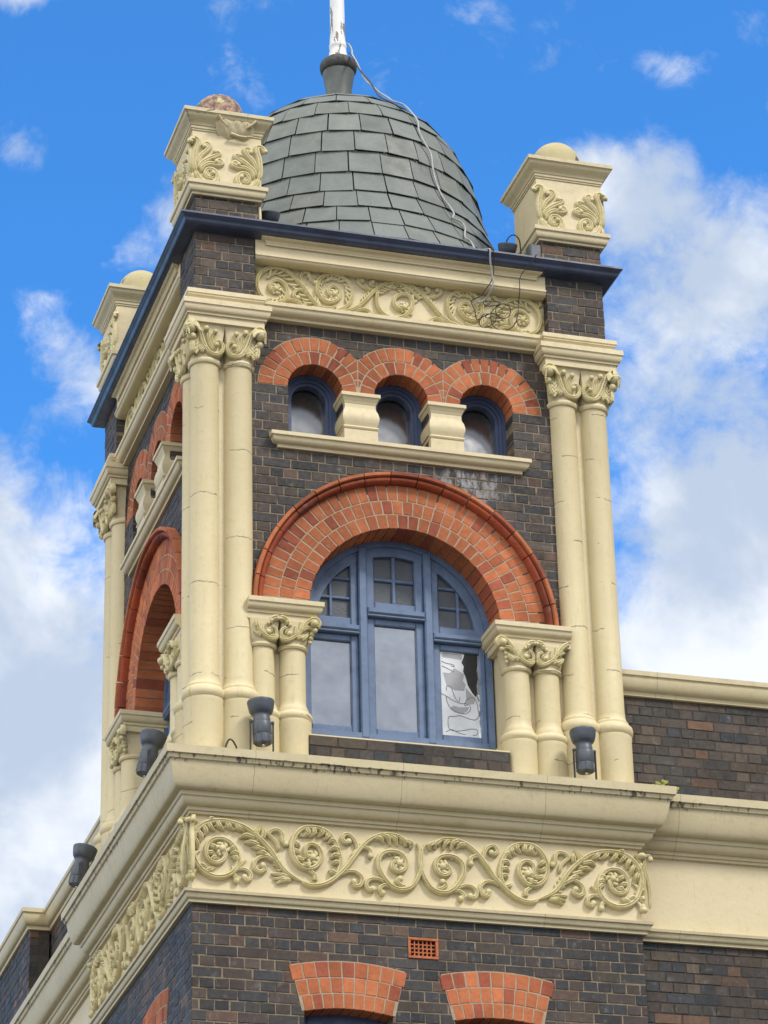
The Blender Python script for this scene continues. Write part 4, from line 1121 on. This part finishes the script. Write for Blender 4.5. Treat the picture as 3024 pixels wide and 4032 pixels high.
# ------------------------------------------------------------------ pinnacles over the piers
def pinnacle(cx, cy, sx, sy, ball, bruise):
    p = MB(); lo, hi = -.0, .556
    def P(x, y): return (cx+sx*x, cy+sy*y)
    sq = [P(lo, hi), P(lo, lo), P(hi, lo), P(hi, hi)]
    if sx*sy < 0: sq = sq[::-1]
    prof = [(-.1, 4.178), (.010, 4.176), (.078, 4.158), (.076, 4.122), (.066, 4.116)]+arc(.062, 4.112, .036, 4.055, 'ovolo', 6)+[(.030, 4.052), (.028, 4.034), (-.1, 4.03)]
    p.sweep(sq, prof, closed=True)
    die = [(.028, 4.70), (.028, 4.15), (-.2, 4.15), (-.2, 4.70)]
    p.sweep(sq, die, closed=True)
    po = p.build('pinnacle', M['cream'], B, smooth=30)
    cp = MB()
    prof = [(-.25, 4.872), (.098, 4.862), (.122, 4.856), (.122, 4.822), (.112, 4.817)]+arc(.108, 4.812, .052, 4.722, 'cyma', 8)+[(.044, 4.716), (.044, 4.694), (.036, 4.690), (.036, 4.676), (-.1, 4.674)]
    cp.sweep(sq, prof, closed=True); xs = sorted((cx+sx*.0, cx+sx*.55)); ys = sorted((cy+sy*.0, cy+sy*.55)); cp.box(xs[0]+.02, xs[1]-.02, ys[0]+.02, ys[1]-.02, 4.68, 4.868)
    if bruise:   # cement patch smeared over the moulding on the front
        t = MB(); vs = []; nx, nz = 16, 8
        for i in range(nx+1):
            for j in range(nz+1):
                a = i/nx*2-1; z = 4.64+.175*j/nz; q = max(0, 1-a*a)**.5
                o_ = .038+.062*(j/nz)**.8; edge = min(1, (1-abs(a))*3)*min(1, (j+.6)/2.5)*min(1, (nz-j+.3)/2)
                u = .345+.20*a*(.75+.25*j/nz)
                vs.append((cx+u, cy-o_-.02*edge*(1+.4*math.sin(i*1.7+j))+.012, z+.02*math.sin(i*.9)*(1-edge)))
        fs = [(i*(nz+1)+j, (i+1)*(nz+1)+j, (i+1)*(nz+1)+j+1, i*(nz+1)+j+1) for i in range(nx) for j in range(nz)]
        t.add(vs, fs)
        for pts in ([(.18, 4.80), (.22, 4.755), (.27, 4.72)], [(.52, 4.79), (.47, 4.745), (.43, 4.72)], [(.30, 4.66), (.40, 4.645), (.50, 4.66)]):
            t.tube([(cx+a, cy-.075-(b-4.66)*.35, b) for a, b in pts], .016, 7, 4, .006)
        cr = [(-.11, 4.83), (-.085, 4.775), (-.04, 4.795), (.0, 4.81), (.05, 4.80), (.085, 4.835), (.15, 4.853)]
        ck = MB(); ck.tube([(cx+a, cy-(.1225 if b > 4.82 else .108-(4.812-b)*.62), b) for a, b in cr], .0035, 5, 4)
        ck.tube([(cx-.055, cy-.055, 4.722), (cx-.075, cy-.080, 4.765), (cx-.09, cy-.105, 4.80), (cx-.118, cy-.121, 4.825)], .003, 5, 4)
        ck.build('crack', M['line'], po)
        pt = t.build('cement_patch', M['cornice'], po, smooth=60)
    co = cp.build('pinnacle_cap', M['cornice'], po, smooth=30)
    b = MB(); c0 = ((xs[0]+xs[1])/2, (ys[0]+ys[1])/2)
    R = .226; b.lathe(c0[0], c0[1], [(R, 4.84), (R, 5.018)]+[(R*math.cos(t*math.pi/2/9), 5.018+R*math.sin(t*math.pi/2/9)) for t in range(1, 9)]+[(.02, 5.018+R)], 36)
    b.build('half_ball', ball, po, smooth=60)
    o = MB(); tmp = MB(); C0 = .278
    for mir in (1, -1):
        for nm, pts in PN.items():
            q = [(C0+mir*(a-C0), z-.02) for a, z in pts]
            wd = (.023, .030, .030) if nm != 'spiral' else (.025, .030, .019)
            tmp.stroke(q, wd, h=.9, taper=(.1, .15), d=-.026, sub=5, lift=.002)
            e = q[-1]; tmp.ball(e[0], -.05, e[1], .022, 7, 4)
        for k in range(5):
            a = k*1.2; ex, ez = C0+mir*(.125-C0), 4.235
            tmp.stroke([(ex, ez), (ex+mir*math.cos(a)*.03, ez+math.sin(a)*.03), (ex+mir*math.cos(a+.6)*.05, ez+math.sin(a+.6)*.05)], (.010, .012, .008), h=.9, d=-.035, sub=3, ridges=False)
    for u0 in (-.02, ):
        for k in range(4): tmp.ball(u0, -.02, 4.20+.12*k, .03, 7, 4, (.7, .7, 1.6))
    o.add([P(u, d)+(z,) for u, d, z in tmp.v], tmp.f); o.add([P(d, u)+(z,) for u, d, z in tmp.v], tmp.f)
    o.build('leaf_ornament', M['ornament'], po, smooth=55)
pinnacle(*CORNERS[0], M['peel_bare'], True); pinnacle(*CORNERS[1], M['peel_some'], False); pinnacle(*CORNERS[2], M['peel_some'], False)

# ------------------------------------------------------------------ wings of the building beside the tower
XR, YL = 9.5, 13.0
def wing(face, u0, u1, pier_at=None):
    s = .155
    w = MB(face); mo = MB(face)
    brick_field(w, mo, u0, u1, -2.315-17*ROW, -2.315, s, None, depth=.09, tone=brown_tone, ph=1, back=.2)
    w.build('wing_wall', M['dark_brick'], B, tones=True, also=[(mo, M['mortar_dark'])])
    p = MB(face); pm = MB(face)
    brick_field(p, pm, u0-.2, u1, -1.16, -1.16+12*ROW, .30, None, depth=.09, tone=brown_tone, ph=1, back=.25)
    if pier_at:
        brick_field(p, pm, pier_at, u1, -1.16, -1.16+12*ROW, .08, None, depth=.09, tone=brown_tone, ph=0, back=.2)
    o = p.build('parapet_wall', M['dark_brick'], B, tones=True, also=[(pm, M['mortar_dark'])])
    def L(path): return path if face == 'front' else [(b, a) for a, b in path][::-1]
    def sw(name, path, prof, mat, par=B):
        mb = MB(); mb.sweep(L(path), prof); return mb.build(name, mat, par, smooth=30)
    cap = [(-.34, .078), (.100, .070), (.100, .028), (.088, .022)]+arc(.086, .020, .034, -.095, 'ovolo', 8)+[(.028, -.098), (.026, -.132), (-.02, -.136), (-.34, -.136)]
    path = [(u0-.1, .30), (u1, .30)] if not pier_at else [(u0-.1, .30), (pier_at, .30), (pier_at, .08), (u1, .08)]
    sw('parapet_coping', path, cap, M['cornice'], o)
    sw('wing_cornice', [(u0-.02, s), (u1, s)], cornice_profile(), M['cornice'])
    sw('wing_frieze', [(u0-.02, s), (u1, s)], [(0, -1.60), (0, -2.24), (-.1, -2.24), (-.1, -1.60)], M['cream'])
    sw('wing_moulding', [(u0-.02, s), (u1, s)], base_profile(), M['cornice'])
wing('front', W, XR); wing('left', W, YL, 7.45)
# plain lower part of the walls down to the street, and the inside that closes the roofs
lo = MB()
zt = -2.315-17*ROW+.005
lo.box(.02, W-.02, .02, W, GZ-.2, -2.315-19*ROW+.004); lo.box(W-.02, XR, .175, .5, GZ-.2, zt); lo.box(.175, .5, W, YL, GZ-.2, zt)
lo.build('street_wall', M['brickfar'], B)
ins = MB(); ins.box(.56, W-.05, .56, W-.05, -1.2, 3.70); ins.box(.56, XR, .56, YL, -3.8, -1.4); ins.build('inner_block', M['dark_room'], B)
bk = MB(); bk.box(.2, W-.02, W-.12, W, -1.16, 3.68); bk.box(W-.12, W, .5, W-.13, -1.16, 3.68); bk.build('rear_wall', M['brickfar'], B)

# ------------------------------------------------------------------ floodlights
def floodlight(label, x, y, z, head, lean_x=0., lean_y=0., s=1., n=0):
    """a bowl-topped can on a U bracket; head = turn about the vertical"""
    t = thing('floodlight', label, 'floodlight', (x, y, z), 'floodlights along the cornice and roof')
    lean = Matrix.Rotation(lean_y, 4, 'X') @ Matrix.Rotation(lean_x, 4, 'Y') @ Matrix.Rotation(head, 4, 'Z')
    Z_ = lambda v: .072+v*.80
    piv = Vector((0, 0, .26*s))
    def fin(mb, name, mat, par, tilt=True, sm=35):
        vs = []
        for p in mb.v:
            v = Vector((p[0], p[1], Z_(p[2]) if tilt else p[2]))*s
            v = (lean @ (v-piv)+piv) if tilt else Matrix.Rotation(head, 3, 'Z') @ v
            vs.append(tuple(v+Vector((x, y, z))))
        mb.v = vs; o = mb.build(name, mat, par, smooth=sm); return o
    b = MB(); b.lathe(0, 0, [(.055, .088), (.072, .092), (.076, .10), (.076, .215), (.074, .222), (.070, .226), (.070, .262), (.068, .268), (.066, .30), (.070, .312), (.082, .322), (.094, .345), (.102, .385), (.107, .425), (.110, .445), (.108, .455), (.100, .455), (.096, .42), (.06, .36)], 32)
    bo = fin(b, 'lamp_body', M['lamp'], t)
    e = MB(); e.lathe(0, 0, [(.0655, .004), (.068, .004), (.070, .02), (.072, .075), (.0715, .094), (.05, .094)], 28)
    for k in range(7):
        a = k*2*math.pi/7; c, s_ = math.cos(a)*.072, math.sin(a)*.072; e.box(c-.004, c+.004, s_-.004, s_+.004, .012, .092)
    fin(e, 'end_cap', M['lamp'], t)
    i = MB(); i.lathe(0, 0, [(.062, .0065), (.064, .012), (.05, .03)], 24); fin(i, 'cap_recess', M['black'], t)
    gl = MB(); gl.lathe(.004, -.004, [(.010, -.022), (.015, -.018), (.016, -.004), (.012, .02)], 16); fin(gl, 'cable_gland', M['chrome'], t)
    ls = MB(); ls.lathe(0, 0, [(.094, .440), (.09, .452), (.05, .458), (.0, .46)], 28); fin(ls, 'lens', M['glass_obscure'], t)
    br = MB()
    for sx in (-1, 1): br.box(sx*.092-.004, sx*.092+.004, -.013, .013, -.002, .27); 
    br.box(-.096, .096, -.013, .013, -.004, .002)
    fin(br, 'bracket', M['black'], t, False)
    for sx in (-1, 1):
        kn = MB(); kn.ball(sx*.088, 0, .26, .016, 8, 5); fin(kn, 'pivot_knob', M['lamp'], t, False)
    return t
TOPZ = -1.132
floodlight('grey floodlight on the cornice ledge in front of the near corner columns', .512, -.20, TOPZ, .0, R_(-2), R_(-2))
floodlight('grey floodlight on the cornice ledge in front of the far right columns', 3.210, -.20, TOPZ, .0, R_(-1), R_(-2))
floodlight('grey floodlight leaning on the side ledge before the shaded carved capital', -.20, .66, TOPZ, R_(75), R_(12), 0)
floodlight('grey floodlight low on the side ledge at the foot of the farthest columns', -.20, 3.42, TOPZ, R_(75), R_(12), 0)
floodlight('black bowl floodlight behind the gutter next to the pinnacle with the bare peeled ball', .72, .22, 3.74, .3, 0, R_(20), .78)
floodlight('black bowl floodlight behind the gutter beside the grey box at the right pinnacle', 2.90, .24, 3.74, .2, 0, R_(18), .80)

# ------------------------------------------------------------------ flagpole, cables, box, weed
fp = MB(); c = W/2
fp.lathe(c, c, [(.098, 6.94), (.102, 6.965), (.098, 6.99), (.088, 7.0), (.086, 7.03), (.081, 7.04), (.081, 7.085), (.086, 7.095), (.086, 7.12), (.079, 7.135), (.077, 7.20), (.073, 7.26), (.070, 7.66), (.052, 10.6), (.03, 10.65)], 28)
fo = fp.build('flagpole', M['flake'], None, smooth=40); tag(fo, 'white flagpole with flaking paint on top of the slate dome', 'flagpole')
def lift(p, d=.018):
    """keep a cable on the outside of the dome"""
    v = Vector((p[0]-c, p[1]-c)); r = v.length; pr = sorted(DOME, key=lambda q: q[1])
    for i in range(1, len(pr)):
        if p[2] <= pr[i][1]: t = max(0, (p[2]-pr[i-1][1])/(pr[i][1]-pr[i-1][1])); rr = pr[i-1][0]+(pr[i][0]-pr[i-1][0])*t; break
    else: rr = 0
    k = (max(r, rr+.022)+d)/max(r, 1e-6) if r < rr+.03 else 1.0
    return (c+v.x*k, c+v.y*k, p[2])
air = [(1.925, 1.81, 7.135), (1.945, 1.805, 7.13), (1.962, 1.78, 7.075), (1.955, 1.72, 6.98), (1.93, 1.64, 6.90), (1.94, 1.53, 6.74), (1.95, 1.32, 6.42), (1.99, 1.21, 6.27), (2.05, 1.15, 6.16), (2.092, 1.091, 6.09)]
dm = [(2.134, 1.02, 6.0), (2.237, 1.03, 5.985), (2.256, .932, 5.813), (2.271, .814, 5.652), (2.259, .737, 5.49), (2.29, .691, 5.342), (2.343, .678, 5.218), (2.347, .641, 5.023), (2.371, .61, 4.849), (2.41, .576, 4.701), (2.469, .568, 4.608), (2.492, .529, 4.515), (2.459, .469, 4.433), (2.542, .509, 4.433), (2.575, .486, 4.358), (2.525, .348, 4.174), (2.577, .348, 4.134), (2.60, .20, 3.99), (2.60, -.02, 3.86), (2.60, -.13, 3.80), (2.605, -.165, 3.775), (2.61, -.14, 3.70), (2.635, -.09, 3.60), (2.655, -.07, 3.525), (2.648, -.055, 3.459), (2.625, .02, 3.41), (2.595, .05, 3.38), (2.535, .06, 3.36)]
wc = MB(); wc.tube(air+[lift(p) for p in dm[:17]]+dm[17:], .0082, 8, 4)
tag(wc.build('white_cable', M['cable_white'], None, smooth=60), 'pale loose cable running from the flagpole down the slate dome and over the gutter', 'cable')
bc = MB(); bc.tube([(1.945, 1.79, 7.02), (1.93, 1.62, 6.86), (1.935, 1.42, 6.58), (1.97, 1.2, 6.30), (2.0, 1.10, 6.12), lift((2.013, 1.07, 6.05)), lift((2.048, .973, 5.932)), lift((2.105, .942, 5.884)), lift((2.158, .902, 5.822))], .008, 6, 4)
tag(bc.build('dark_cable', M['cable_black'], None, smooth=60), 'thin dark cable slanting from the flagpole base to the top of the dome', 'cable')
def yy(z): return -.168 if z > 3.72 else (-.06 if z > 3.47 else .045)
b1 = [(3.10, .05, 3.86), (3.06, -.06, 3.83), (3.035, -.165, 3.795), (3.013, -.165, 3.75), (2.932, -.08, 3.647), (2.904, -.06, 3.577), (2.903, -.05, 3.475)]
b1b = [(2.907, 3.365), (2.893, 3.252), (2.86, 3.156), (2.798, 3.102), (2.731, 3.092), (2.664, 3.12), (2.642, 3.181), (2.653, 3.247), (2.698, 3.317), (2.741, 3.346), (2.708, 3.365), (2.624, 3.357), (2.581, 3.338), (2.622, 3.32), (2.69, 3.33), (2.767, 3.35), (2.816, 3.324), (2.831, 3.281), (2.804, 3.231), (2.744, 3.213), (2.695, 3.243), (2.697, 3.299), (2.74, 3.318), (2.76, 3.289), (2.737, 3.249), (2.668, 3.212), (2.617, 3.187), (2.601, 3.212), (2.653, 3.247), (2.703, 3.235), (2.683, 3.168), (2.639, 3.116), (2.58, 3.095), (2.547, 3.122), (2.549, 3.177), (2.584, 3.219), (2.64, 3.235)]
k1 = MB(); k1.tube(b1+[(a, .012-.012*math.sin(i*1.3), z) for i, (a, z) in enumerate(b1b)], .0045, 6, 4)
tag(k1.build('dark_cable', M['cable_black'], None, smooth=60), 'tangled dark cable coiled in loops against the upper scroll frieze', 'cable')
k2 = MB(); k2.tube([(2.60, -.02, 3.82), (2.615, -.165, 3.79), (2.64, -.166, 3.74), (2.655, -.10, 3.672), (2.659, -.08, 3.607), (2.639, -.06, 3.521), (2.594, -.04, 3.45), (2.558, .0, 3.399), (2.489, .02, 3.361), (2.475, .02, 3.332), (2.502, .02, 3.262), (2.52, .02, 3.168), (2.558, .015, 3.188), (2.601, .01, 3.216), (2.65, .005, 3.24)], .0045, 6, 4)
tag(k2.build('dark_cable', M['cable_black'], None, smooth=60), 'short dark cable hanging beside the pale cable below the gutter', 'cable')
k3 = MB(); k3.tube([(.225, -.16, -1.13), (.232, -.165, -1.075), (.255, -.17, -1.03), (.285, -.165, -1.035), (.315, -.15, -1.075), (.345, -.13, -1.122), (.42, -.12, -1.125)], .008, 6, 5)
tag(k3.build('lamp_cable', M['cable_black'], None, smooth=60), 'short black loop of lamp cable standing on the cornice ledge at the near corner', 'cable')
k4 = MB(); k4.tube([(2.86, .20, 4.02), (2.88, .12, 4.10), (2.93, .10, 4.13), (2.98, .11, 4.09), (3.0, .14, 4.0), (3.01, .16, 3.9)], .006, 6, 5)
tag(k4.build('roof_cable', M['cable_black'], None, smooth=60), 'thin black cable arching above the gutter between the dome and the right pinnacle', 'cable')
jb = thing('junction_box', 'grey electrical box behind the gutter against the right pinnacle base', 'electrical box', (3.09, .02, 3.74))
q = MB(); q.cbox(3.03, 3.135, -.02, .09, 3.75, 3.99, .012); q.build('box_body', M['lead'], jb)
q = MB(); q.cbox(3.035, 3.13, -.028, -.018, 3.80, 3.982, .006); q.build('box_lid', M['lamp'], jb)
q = MB(); q.tube([(3.08, .03, 3.74), (3.08, .03, 3.76)], .015, 8, 2); q.build('conduit', M['lead_dark'], jb)
pp = MB(); pp.tube([(.585, .05, 3.74), (.588, .045, 3.9), (.585, .05, 4.02)], .016, 8, 4)
tag(pp.build('conduit_pipe', M['cream'], None, smooth=50), 'short cream conduit pipe against the pinnacle base left of the dome', 'pipe')
wd = thing('weed', 'small yellow green weed growing on the right end of the cornice', 'plant', (3.93, -.06, -1.14))
st = MB(); lf = MB()
for i in range(11):
    a = rnd.uniform(-2.9, .2); l = rnd.uniform(.04, .11); hh = rnd.uniform(.04, .11)
    e = Vector((3.93+math.cos(a)*l, -.06+math.sin(a)*l*.6, -1.14+hh)); st.tube([(3.93, -.06, -1.14), (3.93+math.cos(a)*l*.4, -.06+math.sin(a)*l*.3, -1.14+hh*.7), tuple(e)], .003, 5, 3)
    for k in range(2):
        r = rnd.uniform(.014, .028); n = Vector((rnd.uniform(-.5, .5), -1, rnd.uniform(.2, 1))).normalized(); t = n.cross(Vector((rnd.uniform(-1, 1), .3, 1))).normalized(); b = n.cross(t)
        cc = e+Vector((rnd.uniform(-.02, .02), 0, rnd.uniform(-.03, .01)))
        pts = [cc+t*r*math.cos(x)*1.25+b*r*math.sin(x)*.85+n*(.006*math.cos(2*x)) for x in [j*math.pi/5 for j in range(10)]]
        lf.add([tuple(p) for p in pts]+[tuple(cc+n*.004)], [(j, (j+1) % 10, 10) for j in range(10)])
st.build('stem', M['leaf'], wd); lf.build('leaves', M['leaf'], wd, smooth=60)

# ------------------------------------------------------------------ street below
def struct(name, mb, mat):
    o = mb.build(name, mat); o['kind'] = 'structure'; return o
g = MB(); g.add([(-1500, -1500, GZ-.15), (1500, -1500, GZ-.15), (1500, 1500, GZ-.15), (-1500, 1500, GZ-.15)], [(0, 1, 2, 3)]); struct('ground', g, M['groundmat'])
g = MB(); g.box(-400, 400, -18, -4, GZ-.149, GZ-.14); g.box(-18, -4, -4, 400, GZ-.149, GZ-.14); struct('road', g, M['asphalt'])
g = MB(); g.box(-4, 400, -4, .17, GZ-.148, GZ); g.box(-4, .17, .17, 400, GZ-.148, GZ); g.box(-400, 400, -26, -18, GZ-.148, GZ); struct('pavement', g, M['concrete'])
